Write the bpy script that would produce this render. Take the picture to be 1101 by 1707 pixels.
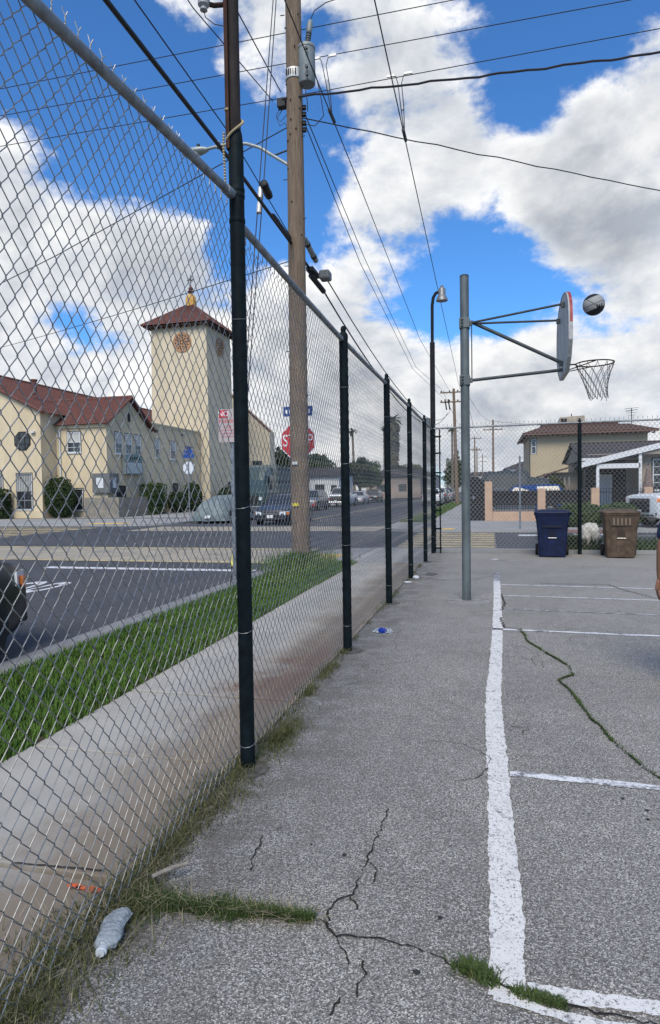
import bpy, bmesh, math, random
from mathutils import Vector, Matrix, noise
random.seed(7)
S = bpy.context.scene
for o in list(bpy.data.objects): bpy.data.objects.remove(o)
C = S.collection
rad = math.radians

# ------------------------------------------------------------------ camera
cam_d = bpy.data.cameras.new('camera'); cam = bpy.data.objects.new('camera', cam_d); C.objects.link(cam)
YAW, PITCH, ROLL, FPX = 0.245087, -0.034068, -0.014892, 1070.0
fw = Vector((-math.sin(YAW)*math.cos(PITCH), math.cos(YAW)*math.cos(PITCH), math.sin(PITCH)))
r0 = Vector((math.cos(YAW), math.sin(YAW), 0)); u0 = r0.cross(fw)
rr = r0*math.cos(ROLL) + u0*math.sin(ROLL); uu = -r0*math.sin(ROLL) + u0*math.cos(ROLL)
cam.matrix_world = Matrix(((rr.x, uu.x, -fw.x, 0), (rr.y, uu.y, -fw.y, 0), (rr.z, uu.z, -fw.z, 1.5), (0, 0, 0, 1)))
cam_d.sensor_fit = 'VERTICAL'; cam_d.sensor_height = 36.0; cam_d.lens = 36.0*FPX/1707.0
cam_d.clip_start = 0.05; cam_d.clip_end = 3000
S.camera = cam
S.render.resolution_x, S.render.resolution_y = 660, 1024

# ------------------------------------------------------------------ exposure, sun
S.view_settings.view_transform = 'Standard'; S.view_settings.look = 'None'
S.view_settings.gamma = 1.0; S.view_settings.use_curve_mapping = False
S.view_settings.exposure = 0.46
SUN_EL, SUN_AZ = rad(46), rad(177)       # azimuth clockwise from +Y: behind the camera, behind thin cloud
sun_d = bpy.data.lights.new('sun', 'SUN'); sun_d.energy = 2.7; sun_d.angle = rad(32); sun_d.color = (1.0, 0.91, 0.77)
sun = bpy.data.objects.new('sun', sun_d); C.objects.link(sun)
sdir = Vector((math.sin(SUN_AZ)*math.cos(SUN_EL), math.cos(SUN_AZ)*math.cos(SUN_EL), math.sin(SUN_EL)))
sun.rotation_euler = sdir.to_track_quat('Z', 'Y').to_euler(); sun.location = (-10, -10, 30)
CRACKS = {
  'A': [(-1.3, 2.06), (-1.03, 2.07), (-0.83, 2.09), (-0.61, 2.1), (-0.56, 2.1), (-0.51, 2.04), (-0.39, 2.06), (-0.27, 2.05), (-0.11, 1.99), (0.01, 1.95), (0.08, 1.93), (0.21, 1.91), (0.45, 1.89)],
  'B': [(-0.55, 2.11), (-0.57, 2.16), (-0.55, 2.23), (-0.5, 2.27), (-0.5, 2.37), (-0.49, 2.48), (-0.49, 2.64), (-0.48, 2.76), (-0.47, 2.93)],
  'B2': [(-0.51, 2.26), (-0.49, 2.23), (-0.47, 2.19)],
  'B3': [(-0.48, 2.48), (-0.44, 2.43), (-0.44, 2.36)],
  'C': [(-0.51, 2.04), (-0.47, 1.98), (-0.44, 1.92)],
  'D': [(-0.4, 1.95), (-0.38, 1.9), (-0.4, 1.85), (-0.39, 1.8)],
  'D2': [(-0.44, 1.79), (-0.45, 1.76), (-0.45, 1.72)],
  'E': [(0.3, 7.05), (0.34, 6.46), (0.52, 5.92), (0.63, 5.61), (0.63, 5.36), (0.5, 5.19), (0.58, 4.77), (0.61, 4.47), (0.67, 4.11), (0.74, 3.81), (0.83, 3.53)],
  'F': [(-0.91, 2.67), (-0.97, 2.59), (-0.95, 2.42), (-0.93, 2.33)],
  'G': [(0.14, 9.33), (0.17, 8.6), (0.12, 8.05)],
  'G2': [(0.1, 7.6), (0.14, 7.08), (0.3, 6.99)],
  'H': [(-1.27, 10.89), (-0.75, 10.53), (-0.27, 10.74), (0.07, 11.23)],
  'I': [(0.73, 10.41), (1.73, 10.43), (1.85, 9.92), (2.15, 9.15)],
  'J': [(0.11, 4.12), (0.22, 4.13), (0.18, 4.0)],
}
BLOBS = [
  (-0.3392, 0.7354, 0.5867, 141.3, 0.40),
  (-0.2790, 0.7787, 0.5619, 178.9, 0.35),
  (-0.1798, 0.7858, 0.5918, 178.9, 0.25),
  (-0.1287, 0.8318, 0.5400, 94.6, 0.45),
  (-0.1292, 0.8792, 0.4586, 67.7, 0.50),
  (-0.0185, 0.8866, 0.4622, 178.9, 0.45),
  (-0.0942, 0.9220, 0.3755, 94.6, 0.50),
  (-0.1807, 0.9219, 0.3427, 318.0, 0.20),
  (0.1449, 0.8927, 0.4268, 94.6, 0.50),
  (0.1898, 0.8595, 0.4746, 178.9, 0.50),
  (0.0888, 0.9102, 0.4046, 318.0, 0.35),
  (0.1887, 0.9347, 0.3013, 94.6, 0.50),
  (-0.1547, 0.9667, 0.2040, 141.3, 0.50),
  (-0.2281, 0.9601, 0.1620, 178.9, 0.30),
  (0.0286, 0.9821, 0.1864, 114.5, 0.30),
  (0.1581, 0.9744, 0.1600, 67.7, 0.50),
  (-0.0149, 0.9955, 0.0932, 50.9, 0.40),
  (-0.5519, 0.6802, 0.4824, 318.0, 0.45),
  (-0.5921, 0.7078, 0.3852, 318.0, 0.50),
  (-0.4984, 0.7945, 0.3469, 114.5, 0.60),
  (-0.4080, 0.8642, 0.2946, 141.3, 0.50),
  (-0.5841, 0.7450, 0.3221, 233.7, 0.40),
  (-0.5201, 0.8358, 0.1758, 79.5, 0.50),
  (-0.3288, 0.9196, 0.2149, 318.0, 0.40),
  (-0.2850, 0.9542, 0.0905, 79.5, 0.40),
  (-0.6292, 0.7587, 0.1688, 233.7, 0.40),
  (-0.0809, 0.9531, 0.2917, 715.6, 0.10),
  (-0.4800, 0.7091, 0.5164, 141.3, -0.70),
  (-0.4344, 0.7689, 0.4691, 141.3, -0.75),
  (-0.3837, 0.8201, 0.4246, 233.7, -0.70),
  (-0.4968, 0.7426, 0.4493, 318.0, -0.60),
  (-0.5033, 0.6743, 0.5404, 318.0, -0.50),
  (-0.3068, 0.8466, 0.4348, 233.7, -0.70),
  (-0.2321, 0.8696, 0.4357, 565.4, -0.70),
  (-0.3031, 0.8169, 0.4907, 458.0, -0.25),
  (0.0334, 0.8346, 0.5498, 141.3, -0.70),
  (0.1091, 0.8364, 0.5372, 178.9, -0.60),
  (0.0415, 0.8642, 0.5014, 458.0, -0.60),
  (-0.0230, 0.8168, 0.5765, 458.0, -0.30),
  (-0.1901, 0.7956, 0.5753, 792.9, -0.50),
  (-0.1671, 0.9405, 0.2957, 297.8, -0.70),
  (-0.2396, 0.9079, 0.3439, 715.6, -0.50),
  (-0.0126, 0.9455, 0.3253, 271.0, -0.70),
  (0.0281, 0.9306, 0.3650, 458.0, -0.50),
  (0.0530, 0.9604, 0.2735, 458.0, -0.50),
  (0.0122, 0.9100, 0.4144, 1272.1, -0.10),
  (-0.5629, 0.7882, 0.2487, 649.0, -0.66),
  (0.1250, 0.9620, 0.2428, 458.0, -0.55),
  (0.0033, 0.9752, 0.2214, 1272.1, -0.30),
  (-0.0984, 0.9535, 0.2847, 458.0, -0.45),
  (0.0035, 0.9651, 0.2620, 318.0, -0.50),
  (-0.3460, 0.8734, 0.3427, 715.6, -0.40),
  (-0.2339, 0.8351, 0.4979, 1272.1, -0.35),
  (-0.0743, 0.9713, 0.2261, 1831.8, -0.20),
]
# ------------------------------------------------------------------ sky: clear blue Nishita sky with broken cumulus in it
W = bpy.data.worlds.new('World'); S.world = W; W.use_nodes = True
nt = W.node_tree; nt.nodes.clear(); L = nt.links
def N(t, **k):
    n = nt.nodes.new(t)
    for a, v in k.items(): setattr(n, a, v)
    return n
def M(op, a, b=None, c=None, clamp=False):
    n = N('ShaderNodeMath', operation=op); n.use_clamp = clamp
    for i, v in enumerate((a, b, c)):
        if v is None: continue
        if isinstance(v, (int, float)): n.inputs[i].default_value = v
        else: L.new(v, n.inputs[i])
    return n.outputs[0]
def SKYMIX(f, a, b, mode='MIX'):
    n = N('ShaderNodeMix', data_type='RGBA', blend_type=mode)
    for s, v in ((n.inputs[0], f), (n.inputs[6], a), (n.inputs[7], b)):
        if isinstance(v, (int, float)): s.default_value = v
        elif isinstance(v, tuple): s.default_value = v
        else: L.new(v, s)
    return n.outputs[2]
sky = N('ShaderNodeTexSky', sky_type='NISHITA'); sky.sun_disc = False
sky.sun_elevation = SUN_EL; sky.sun_rotation = SUN_AZ; sky.air_density = 1.0; sky.dust_density = 0.4; sky.ozone_density = 3.0
tc = N('ShaderNodeTexCoord'); D = tc.outputs['Generated']
nrm = N('ShaderNodeVectorMath', operation='NORMALIZE'); L.new(D, nrm.inputs[0]); D = nrm.outputs[0]
# big forms: where banks of cloud and gaps of blue lie
acc = None
for (x, y, z, k, a) in BLOBS:
    dt = N('ShaderNodeVectorMath', operation='DOT_PRODUCT'); L.new(D, dt.inputs[0]); dt.inputs[1].default_value = (x, y, z)
    e = M('EXPONENT', M('MULTIPLY_ADD', dt.outputs['Value'], k, -k))
    acc = M('MULTIPLY_ADD', e, a, acc if acc is not None else -0.12)
def cloud_noise(vec, scale, det, rough, dist=0.0):
    n = N('ShaderNodeTexNoise', noise_dimensions='3D'); n.inputs['Scale'].default_value = scale
    n.inputs['Detail'].default_value = det; n.inputs['Roughness'].default_value = rough; n.inputs['Distortion'].default_value = dist
    L.new(vec, n.inputs['Vector']); return n.outputs['Fac']
mp = N('ShaderNodeMapping'); mp.inputs['Scale'].default_value = (1, 1, 1.5); mp.inputs['Location'].default_value = (3.1, 1.7, 0.4); L.new(D, mp.inputs['Vector'])
n1 = cloud_noise(mp.outputs[0], 4.2, 12, 0.60, 0.15)
mp2 = N('ShaderNodeMapping'); mp2.inputs['Scale'].default_value = (1, 1, 1.5)
mp2.inputs['Location'].default_value = (3.1-0.012, 1.7-0.018, 0.4+0.040); L.new(D, mp2.inputs['Vector'])
n2 = cloud_noise(mp2.outputs[0], 4.2, 12, 0.60, 0.15)
n3 = cloud_noise(mp.outputs[0], 2.3, 5, 0.5)
n4 = cloud_noise(mp.outputs[0], 11.0, 8, 0.62, 0.3)
dens = M('ADD', M('MULTIPLY', acc, 0.85), M('MULTIPLY', M('SUBTRACT', n1, 0.5), 2.9))
dens = M('ADD', dens, M('MULTIPLY', M('SUBTRACT', n4, 0.5), 1.35))
sz = N('ShaderNodeSeparateXYZ'); L.new(D, sz.inputs[0])
low = N('ShaderNodeMapRange', interpolation_type='SMOOTHSTEP'); L.new(sz.outputs[2], low.inputs[0])
low.inputs[1].default_value = 0.26; low.inputs[2].default_value = 0.02; low.inputs[3].default_value = 0.0; low.inputs[4].default_value = 0.26
dens = M('ADD', dens, low.outputs[0])                    # the layers close up towards the horizon
cov = N('ShaderNodeMapRange', interpolation_type='SMOOTHSTEP'); L.new(dens, cov.inputs[0])
cov.inputs[1].default_value = -0.10; cov.inputs[2].default_value = 0.36
lit = M('MULTIPLY_ADD', M('ADD', M('SUBTRACT', n1, n2), M('MULTIPLY', M('SUBTRACT', n4, 0.5), 0.16)), 4.6, 0.52, clamp=True)   # sunlit side of each billow
thick = N('ShaderNodeMapRange', interpolation_type='SMOOTHSTEP'); L.new(dens, thick.inputs[0])
thick.inputs[1].default_value = 0.20; thick.inputs[2].default_value = 0.80
mp3 = N('ShaderNodeMapping'); mp3.inputs['Scale'].default_value = (1, 1, 1.5); mp3.inputs['Location'].default_value = (3.1, 1.7, 0.4+0.11); L.new(D, mp3.inputs['Vector'])
n5 = cloud_noise(mp3.outputs[0], 4.2, 4, 0.5, 0.15)          # cloud overhead: this part is an underside
gr = M('ADD', M('MULTIPLY_ADD', n3, 2.2, -0.85), M('MULTIPLY', M('SUBTRACT', n5, 0.42), 2.2), clamp=True)
shade = M('MULTIPLY', thick.outputs[0], gr); shade = M('MULTIPLY', shade, M('MULTIPLY_ADD', low.outputs[0], -2.6, 1.0))
white = SKYMIX(lit, (4.1, 4.5, 5.15, 1), (8.1, 8.05, 7.95, 1))
dark = SKYMIX(lit, (2.5, 2.75, 3.15, 1), (4.3, 4.5, 4.8, 1))
ccol = SKYMIX(shade, white, dark)
blue = SKYMIX(1.0, sky.outputs[0], (0.50, 0.95, 1.38, 1), 'MULTIPLY')
fin = SKYMIX(cov.outputs[0], blue, ccol)
bg = N('ShaderNodeBackground'); bg.inputs['Strength'].default_value = 0.10; L.new(fin, bg.inputs['Color'])
wo = N('ShaderNodeOutputWorld'); L.new(bg.outputs[0], wo.inputs[0])
W.cycles.sampling_method = 'MANUAL'; W.cycles.sample_map_resolution = 512
# ------------------------------------------------------------------ materials
MATS = {}
def mat(name, col, rough=0.8, metal=0.0, var=0.0, scale=3.0, col2=None, bump=0.0, bscale=40.0, detail=6.0, spec=0.4, stretch=None, alpha=None, trans=0.0):
    if name in MATS: return MATS[name]
    m = bpy.data.materials.new(name); m.use_nodes = True; t = m.node_tree; b = t.nodes['Principled BSDF']
    b.inputs['Roughness'].default_value = rough; b.inputs['Metallic'].default_value = metal
    b.inputs['Specular IOR Level'].default_value = spec
    if trans: b.inputs['Transmission Weight'].default_value = trans
    c = tuple(col)+(1,)
    if col2 is None and var == 0: b.inputs['Base Color'].default_value = c
    tcn = t.nodes.new('ShaderNodeTexCoord'); mpn = t.nodes.new('ShaderNodeMapping')
    t.links.new(tcn.outputs['Object'], mpn.inputs[0])
    if stretch: mpn.inputs['Scale'].default_value = stretch
    if col2 is not None or var:
        n = t.nodes.new('ShaderNodeTexNoise'); n.inputs['Scale'].default_value = scale; n.inputs['Detail'].default_value = detail; n.inputs['Roughness'].default_value = 0.65
        t.links.new(mpn.outputs[0], n.inputs['Vector'])
        r = t.nodes.new('ShaderNodeValToRGB'); t.links.new(n.outputs['Fac'], r.inputs[0])
        c2 = tuple(col2)+(1,) if col2 is not None else tuple(max(0, x*(1-var)) for x in col)+(1,)
        c1 = c if col2 is not None else tuple(min(1, x*(1+var)) for x in col)+(1,)
        r.color_ramp.elements[0].position = 0.36; r.color_ramp.elements[0].color = c1
        r.color_ramp.elements[1].position = 0.64; r.color_ramp.elements[1].color = c2
        t.links.new(r.outputs[0], b.inputs['Base Color'])
    if bump:
        n = t.nodes.new('ShaderNodeTexNoise'); n.inputs['Scale'].default_value = bscale; n.inputs['Detail'].default_value = 4
        t.links.new(mpn.outputs[0], n.inputs['Vector'])
        bp = t.nodes.new('ShaderNodeBump'); bp.inputs['Strength'].default_value = bump; bp.inputs['Distance'].default_value = 0.02
        t.links.new(n.outputs['Fac'], bp.inputs['Height']); t.links.new(bp.outputs[0], b.inputs['Normal'])
    MATS[name] = m; return m

class NG:                                   # small node-graph helper for the bespoke ground materials
    def __init__(s, name):
        s.m = bpy.data.materials.new(name); s.m.use_nodes = True; s.t = s.m.node_tree; s.b = s.t.nodes['Principled BSDF']
        s.tc = s.t.nodes.new('ShaderNodeTexCoord'); s.co = s.tc.outputs['Object']; MATS[name] = s.m
    def n(s, t, **k):
        x = s.t.nodes.new(t)
        for a, v in k.items(): setattr(x, a, v)
        return x
    def put(s, sock, v):
        if isinstance(v, (int, float, tuple)): sock.default_value = v
        else: s.t.links.new(v, sock)
    def noise(s, scale, det=5, rough=0.6, vec=None, dist=0):
        x = s.n('ShaderNodeTexNoise'); x.inputs['Scale'].default_value = scale; x.inputs['Detail'].default_value = det
        x.inputs['Roughness'].default_value = rough; x.inputs['Distortion'].default_value = dist; s.put(x.inputs['Vector'], vec or s.co); return x.outputs['Fac']
    def vor(s, scale, out='Color', vec=None, feature='F1'):
        x = s.n('ShaderNodeTexVoronoi', feature=feature); x.inputs['Scale'].default_value = scale; s.put(x.inputs['Vector'], vec or s.co); return x.outputs[out]
    def math(s, op, a, b=None, c=None, clamp=False):
        x = s.n('ShaderNodeMath', operation=op); x.use_clamp = clamp
        for i, v in enumerate((a, b, c)):
            if v is not None: s.put(x.inputs[i], v)
        return x.outputs[0]
    def rng(s, v, a, b, lo=0.0, hi=1.0, smooth=True):
        x = s.n('ShaderNodeMapRange', interpolation_type='SMOOTHSTEP' if smooth else 'LINEAR'); s.put(x.inputs[0], v)
        for i, q in zip((1, 2, 3, 4), (a, b, lo, hi)): x.inputs[i].default_value = q
        return x.outputs[0]
    def mix(s, f, a, b, mode='MIX'):
        x = s.n('ShaderNodeMix', data_type='RGBA', blend_type=mode)
        for q, v in ((x.inputs[0], f), (x.inputs[6], a), (x.inputs[7], b)):
            s.put(q, v if not (isinstance(v, tuple) and len(v) == 3) else v+(1.0,))
        return x.outputs[2]
    def sep(s):
        x = s.n('ShaderNodeSeparateXYZ'); s.put(x.inputs[0], s.co); return x.outputs
    def bump(s, h, strength=0.5, dist=0.01):
        x = s.n('ShaderNodeBump'); x.inputs['Strength'].default_value = strength; x.inputs['Distance'].default_value = dist
        s.put(x.inputs['Height'], h); s.t.links.new(x.outputs[0], s.b.inputs['Normal'])
    def done(s, col, rough=0.9, spec=0.3):
        s.put(s.b.inputs['Base Color'], col); s.put(s.b.inputs['Roughness'], rough); s.b.inputs['Specular IOR Level'].default_value = spec; return s.m

# ------------------------------------------------------------------ mesh building
class MB:
    def __init__(s): s.v = []; s.f = []
    def add(s, vs, fs):
        o = len(s.v); s.v += [tuple(v) for v in vs]; s.f += [tuple(i+o for i in f) for f in fs]; return s
    def box(s, x0, x1, y0, y1, z0, z1):
        return s.add([(x0,y0,z0),(x1,y0,z0),(x1,y1,z0),(x0,y1,z0),(x0,y0,z1),(x1,y0,z1),(x1,y1,z1),(x0,y1,z1)],
                     [(0,3,2,1),(4,5,6,7),(0,1,5,4),(1,2,6,5),(2,3,7,6),(3,0,4,7)])
    def quad(s, a, b, c, d): return s.add([a,b,c,d], [(0,1,2,3)])
    def tube(s, pts, r, n=8, caps=True, closed=False):
        pts = [Vector(p) for p in pts]; k = len(pts); rs = r if isinstance(r, (list, tuple)) else [r]*k
        vs = []; fs = []; prev = None
        for i, p in enumerate(pts):
            if closed: t = (pts[(i+1) % k]-pts[i-1])
            else: t = (pts[min(i+1, k-1)]-pts[max(i-1, 0)])
            t = t.normalized() if t.length > 1e-9 else Vector((0, 0, 1))
            if prev is None:
                a = Vector((0, 0, 1)) if abs(t.z) < 0.9 else Vector((1, 0, 0)); x = t.cross(a).normalized()
            else:
                x = prev-t*prev.dot(t); x = x.normalized() if x.length > 1e-6 else t.orthogonal().normalized()
            prev = x; y = t.cross(x)
            for j in range(n):
                a = 2*math.pi*j/n; vs.append(p+(x*math.cos(a)+y*math.sin(a))*rs[i])
        m = k if closed else k-1
        for i in range(m):
            i2 = (i+1) % k
            for j in range(n):
                fs.append((i*n+j, i*n+(j+1) % n, i2*n+(j+1) % n, i2*n+j))
        if caps and not closed:
            fs.append(tuple(range(n-1, -1, -1))); fs.append(tuple((k-1)*n+j for j in range(n)))
        return s.add(vs, fs)
    def cyl(s, x, y, z0, z1, r, n=14, r2=None): return s.tube([(x,y,z0),(x,y,z1)], [r, r if r2 is None else r2], n)
    def lathe(s, prof, n=16, c=(0,0,0), axis='z'):
        vs = []; fs = []
        for (r, h) in prof:
            for j in range(n):
                a = 2*math.pi*j/n; p = (r*math.cos(a), r*math.sin(a), h)
                if axis == 'x': p = (p[2], p[0], p[1])
                if axis == 'y': p = (p[1], p[2], p[0])
                vs.append((p[0]+c[0], p[1]+c[1], p[2]+c[2]))
        k = len(prof)
        for i in range(k-1):
            for j in range(n): fs.append((i*n+j, i*n+(j+1) % n, (i+1)*n+(j+1) % n, (i+1)*n+j))
        fs.append(tuple(range(n-1, -1, -1))); fs.append(tuple((k-1)*n+j for j in range(n)))
        return s.add(vs, fs)
    def prism(s, poly, a, b, axis='z'):      # polygon in the two other axes, extruded a..b
        n = len(poly)
        def P(p, h): return {'z': (p[0], p[1], h), 'y': (p[0], h, p[1]), 'x': (h, p[0], p[1])}[axis]
        return s.add([P(p, a) for p in poly]+[P(p, b) for p in poly],
                     [tuple(range(n-1, -1, -1)), tuple(range(n, 2*n))]+[(i, (i+1) % n, n+(i+1) % n, n+i) for i in range(n)])
    def loft(s, rings, caps=True):
        n = len(rings[0]); vs = [p for r in rings for p in r]; fs = []
        for i in range(len(rings)-1):
            for j in range(n): fs.append((i*n+j, i*n+(j+1) % n, (i+1)*n+(j+1) % n, (i+1)*n+j))
        if caps: fs.append(tuple(range(n-1, -1, -1))); fs.append(tuple((len(rings)-1)*n+j for j in range(n)))
        return s.add(vs, fs)
    def shift(s, d): s.v = [(x+d[0], y+d[1], z+d[2]) for x, y, z in s.v]; return s
    def mesh(s, name, m, smooth=False, org=(0,0,0)):
        me = bpy.data.meshes.new(name); me.from_pydata([(x-org[0], y-org[1], z-org[2]) for x, y, z in s.v], [], s.f); me.update()
        bm = bmesh.new(); bm.from_mesh(me); bmesh.ops.recalc_face_normals(bm, faces=bm.faces); bm.to_mesh(me); bm.free()
        if m is not None: me.materials.append(m)
        if smooth:
            for p in me.polygons: p.use_smooth = True
            try: me.set_sharp_from_angle(angle=rad(40))
            except Exception: pass
        return me
ORG = {}
def link(o, parent=None):
    C.objects.link(o)
    if parent is not None: o.parent = parent
    return o
def obj(name, mb, m, parent=None, smooth=False, bevel=0.0, kind=None, world=True):
    org = ORG.get(parent.name, (0,0,0)) if (parent is not None and world) else (0,0,0)
    o = bpy.data.objects.new(name, mb.mesh(name, m, smooth, org)); link(o, parent); ORG[o.name] = org
    if bevel:
        b = o.modifiers.new('bevel', 'BEVEL'); b.width = bevel; b.segments = 2; b.limit_method = 'ANGLE'; b.angle_limit = rad(40)
    if kind: o['kind'] = kind
    return o
def share(name, src, parent, loc=(0,0,0), rot=(0,0,0), scale=(1,1,1)):
    o = bpy.data.objects.new(name, src.data if hasattr(src, 'data') else src); link(o, parent)
    p = ORG.get(parent.name, (0,0,0)) if parent is not None else (0,0,0)
    o.location = (loc[0]-p[0], loc[1]-p[1], loc[2]-p[2]); o.rotation_euler = rot; o.scale = scale; ORG[o.name] = loc
    return o
def tag(o, label, cat, group=None):
    o['label'] = label; o['category'] = cat
    if group: o['group'] = group
    return o
def thing(name, label, cat, loc=(0,0,0), group=None, rotz=0):
    o = bpy.data.objects.new(name, None); C.objects.link(o); o.location = loc; o.rotation_euler = (0,0,rotz); o.empty_display_size = 0.1
    ORG[o.name] = tuple(loc); return tag(o, label, cat, group)
def struct(o): o['kind'] = 'structure'; return o
def dup(root, loc, rotz=0, label=None, scale=None):
    def cp(o, par):
        c = o.copy(); C.objects.link(c)
        if par is not None: c.parent = par; c.matrix_parent_inverse = o.matrix_parent_inverse
        for ch in o.children: cp(ch, c)
        return c
    r = cp(root, None); r.location = loc; r.rotation_euler = (0,0,rotz)
    if scale: r.scale = scale
    if label: r['label'] = label
    return r
def textmesh(txt, size, ext=0.002):
    cu = bpy.data.curves.new('txt', 'FONT'); cu.body = txt; cu.size = size; cu.extrude = ext; cu.align_x = 'CENTER'; cu.align_y = 'CENTER'
    o = bpy.data.objects.new('txt', cu); C.objects.link(o); bpy.context.view_layer.update()
    me = bpy.data.meshes.new_from_object(o.evaluated_get(bpy.context.evaluated_depsgraph_get()))
    bpy.data.objects.remove(o); bpy.data.curves.remove(cu); return me
def text(name, txt, size, m, parent, loc, rot, ext=0.002, scale=(1,1,1)):
    me = textmesh(txt, size, ext); me.materials.clear(); me.materials.append(m); o = bpy.data.objects.new(name, me); link(o, parent)
    p = ORG.get(parent.name, (0,0,0)); o.location = (loc[0]-p[0], loc[1]-p[1], loc[2]-p[2]); o.rotation_euler = rot; o.scale = scale; return o
# ------------------------------------------------------------------ ground materials
def asphalt_lot():
    g = NG('lot_asphalt'); c = g.vor(225.0); w = g.n('ShaderNodeSeparateColor'); g.put(w.inputs[0], c); rnd = w.outputs[0]
    base = g.mix(g.rng(g.noise(0.8, 7, 0.7), 0.38, 0.64), (0.276, 0.264, 0.243), (0.205, 0.197, 0.183))
    dark = g.mix(g.rng(g.noise(85, 3, 0.75), 0.40, 0.60), (0.100, 0.095, 0.087), base)
    spk = g.math('MULTIPLY', g.rng(rnd, 0.62, 0.96), g.rng(g.noise(7, 4), 0.30, 0.60, 0.65, 1.0))
    col = g.mix(spk, dark, (0.56, 0.54, 0.495))
    x, y, z = g.sep()
    pt = g.rng(g.noise(0.55, 3, 0.5, dist=0.8), 0.50, 0.53)                                 # older and newer laid areas
    col = g.mix(g.math('MULTIPLY', pt, 0.14), col, (0.10, 0.098, 0.095))
    tr = g.rng(g.noise(12, 7, 0.75, dist=2.0), 0.60, 0.66); col = g.mix(g.math('MULTIPLY', tr, 0.22), col, (0.06, 0.058, 0.055))
    stain = g.rng(g.noise(2.6, 7, 0.75, dist=0.9), 0.63, 0.72)
    col = g.mix(g.math('MULTIPLY', stain, 0.45), col, (0.05, 0.05, 0.052))
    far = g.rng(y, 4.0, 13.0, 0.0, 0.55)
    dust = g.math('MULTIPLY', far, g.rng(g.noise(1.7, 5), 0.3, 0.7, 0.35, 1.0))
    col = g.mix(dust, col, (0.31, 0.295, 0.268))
    fe = g.math('MULTIPLY', g.rng(x, -0.55, -1.25), g.rng(g.noise(5, 5), 0.38, 0.62))     # blown soil by the fence
    col = g.mix(g.math('MULTIPLY', fe, 0.6), col, (0.12, 0.105, 0.085))
    g.bump(g.math('ADD', g.vor(225.0, 'Distance'), g.math('MULTIPLY', g.noise(30, 4), 0.8)), 0.55, 0.006)
    return g.done(col, 0.92, 0.25)
def asphalt_road():
    g = NG('road_asphalt'); c = g.vor(60.0); w = g.n('ShaderNodeSeparateColor'); g.put(w.inputs[0], c)
    col = g.mix(g.rng(g.noise(0.35, 7, 0.7), 0.35, 0.68), (0.050, 0.054, 0.062), (0.070, 0.073, 0.080))
    col = g.mix(g.math('MULTIPLY', g.rng(w.outputs[0], 0.75, 1.0), 0.35), col, (0.2, 0.2, 0.2))
    col = g.mix(g.math('MULTIPLY', g.rng(g.noise(2.2, 6, 0.75, dist=1.0), 0.62, 0.72), 0.5), col, (0.030, 0.032, 0.036))
    g.bump(g.noise(60, 3), 0.35, 0.006); return g.done(col, 0.85, 0.3)
def concrete(name, a, b, dirt=None, sc=1.2):
    g = NG(name); col = g.mix(g.rng(g.noise(sc, 7, 0.7), 0.32, 0.7), a, b)
    col = g.mix(g.math('MULTIPLY', g.rng(g.noise(140, 2), 0.55, 0.75), 0.35), col, tuple(v*0.55 for v in a))
    col = g.mix(g.math('MULTIPLY', g.rng(g.noise(4.5, 5, 0.7), 0.62, 0.72), 0.35), col, tuple(v*0.5 for v in a))
    if dirt: col = dirt(g, col)
    g.bump(g.noise(90, 4), 0.25, 0.004); return g.done(col, 0.92, 0.2)
def sidewalk_dirt(g, col):                   # soil washed over the fence side of the walk
    x, y, z = g.sep()
    xx = g.math('ADD', x, g.math('MULTIPLY', g.math('SUBTRACT', g.noise(1.6, 9, 0.72), 0.5), 1.5))
    f = g.rng(xx, -2.25, -1.55)
    col = g.mix(g.math('MULTIPLY', f, 0.85), col, (0.215, 0.165, 0.112))
    red = g.math('MULTIPLY', g.rng(xx, -2.0, -1.6), g.math('MULTIPLY', g.rng(y, 3.9, 4.7), g.rng(y, 6.6, 5.2)))
    col = g.mix(g.math('MULTIPLY', red, 0.75), col, (0.17, 0.095, 0.066))
    return col
def paint(name, colr, wear0=0.40, wear1=0.50, sc=9.0, under=(0.13, 0.13, 0.14)):
    g = NG(name); f = g.rng(g.noise(sc, 9, 0.78), wear0, wear1); f2 = g.rng(g.noise(95, 4, 0.75), 0.36, 0.47)
    fac = g.math('MULTIPLY', f, f2); col = g.mix(fac, under, colr)
    col = g.mix(g.math('MULTIPLY', g.rng(g.noise(5, 6, 0.7), 0.42, 0.72), 0.35), col, tuple(v*0.62 for v in colr))
    g.bump(g.noise(120, 3), 0.3, 0.004); return g.done(col, 0.8, 0.3)
M_LOT = asphalt_lot(); M_ROAD = asphalt_road()
M_WALK = concrete('sidewalk_concrete', (0.41, 0.392, 0.352), (0.32, 0.307, 0.278), sidewalk_dirt)
M_CONC = concrete('pavement_concrete', (0.33, 0.33, 0.32), (0.25, 0.25, 0.245), None, 0.5)
M_KERB = concrete('kerb_concrete', (0.25, 0.255, 0.26), (0.17, 0.172, 0.175), None, 2.0)
M_GAP = mat('joint_dirt', (0.035, 0.030, 0.024), 1.0)
M_SOIL = mat('soil', (0.085, 0.068, 0.045), 1.0, col2=(0.05, 0.045, 0.028), scale=6)
M_WHITE = paint('white_line_paint', (0.66, 0.655, 0.63), 0.35, 0.45)
M_WHITE2 = paint('worn_white_paint', (0.70, 0.71, 0.72), 0.38, 0.52)
M_WHITE3 = paint('faint_white_paint', (0.55, 0.56, 0.57), 0.45, 0.60)
M_YELL = paint('worn_yellow_paint', (0.56, 0.45, 0.24), 0.34, 0.55, 2.2, (0.14, 0.135, 0.12))
M_TAN = paint('worn_crosswalk_paint', (0.40, 0.35, 0.26), 0.30, 0.62, 1.4, (0.20, 0.19, 0.17))
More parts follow.
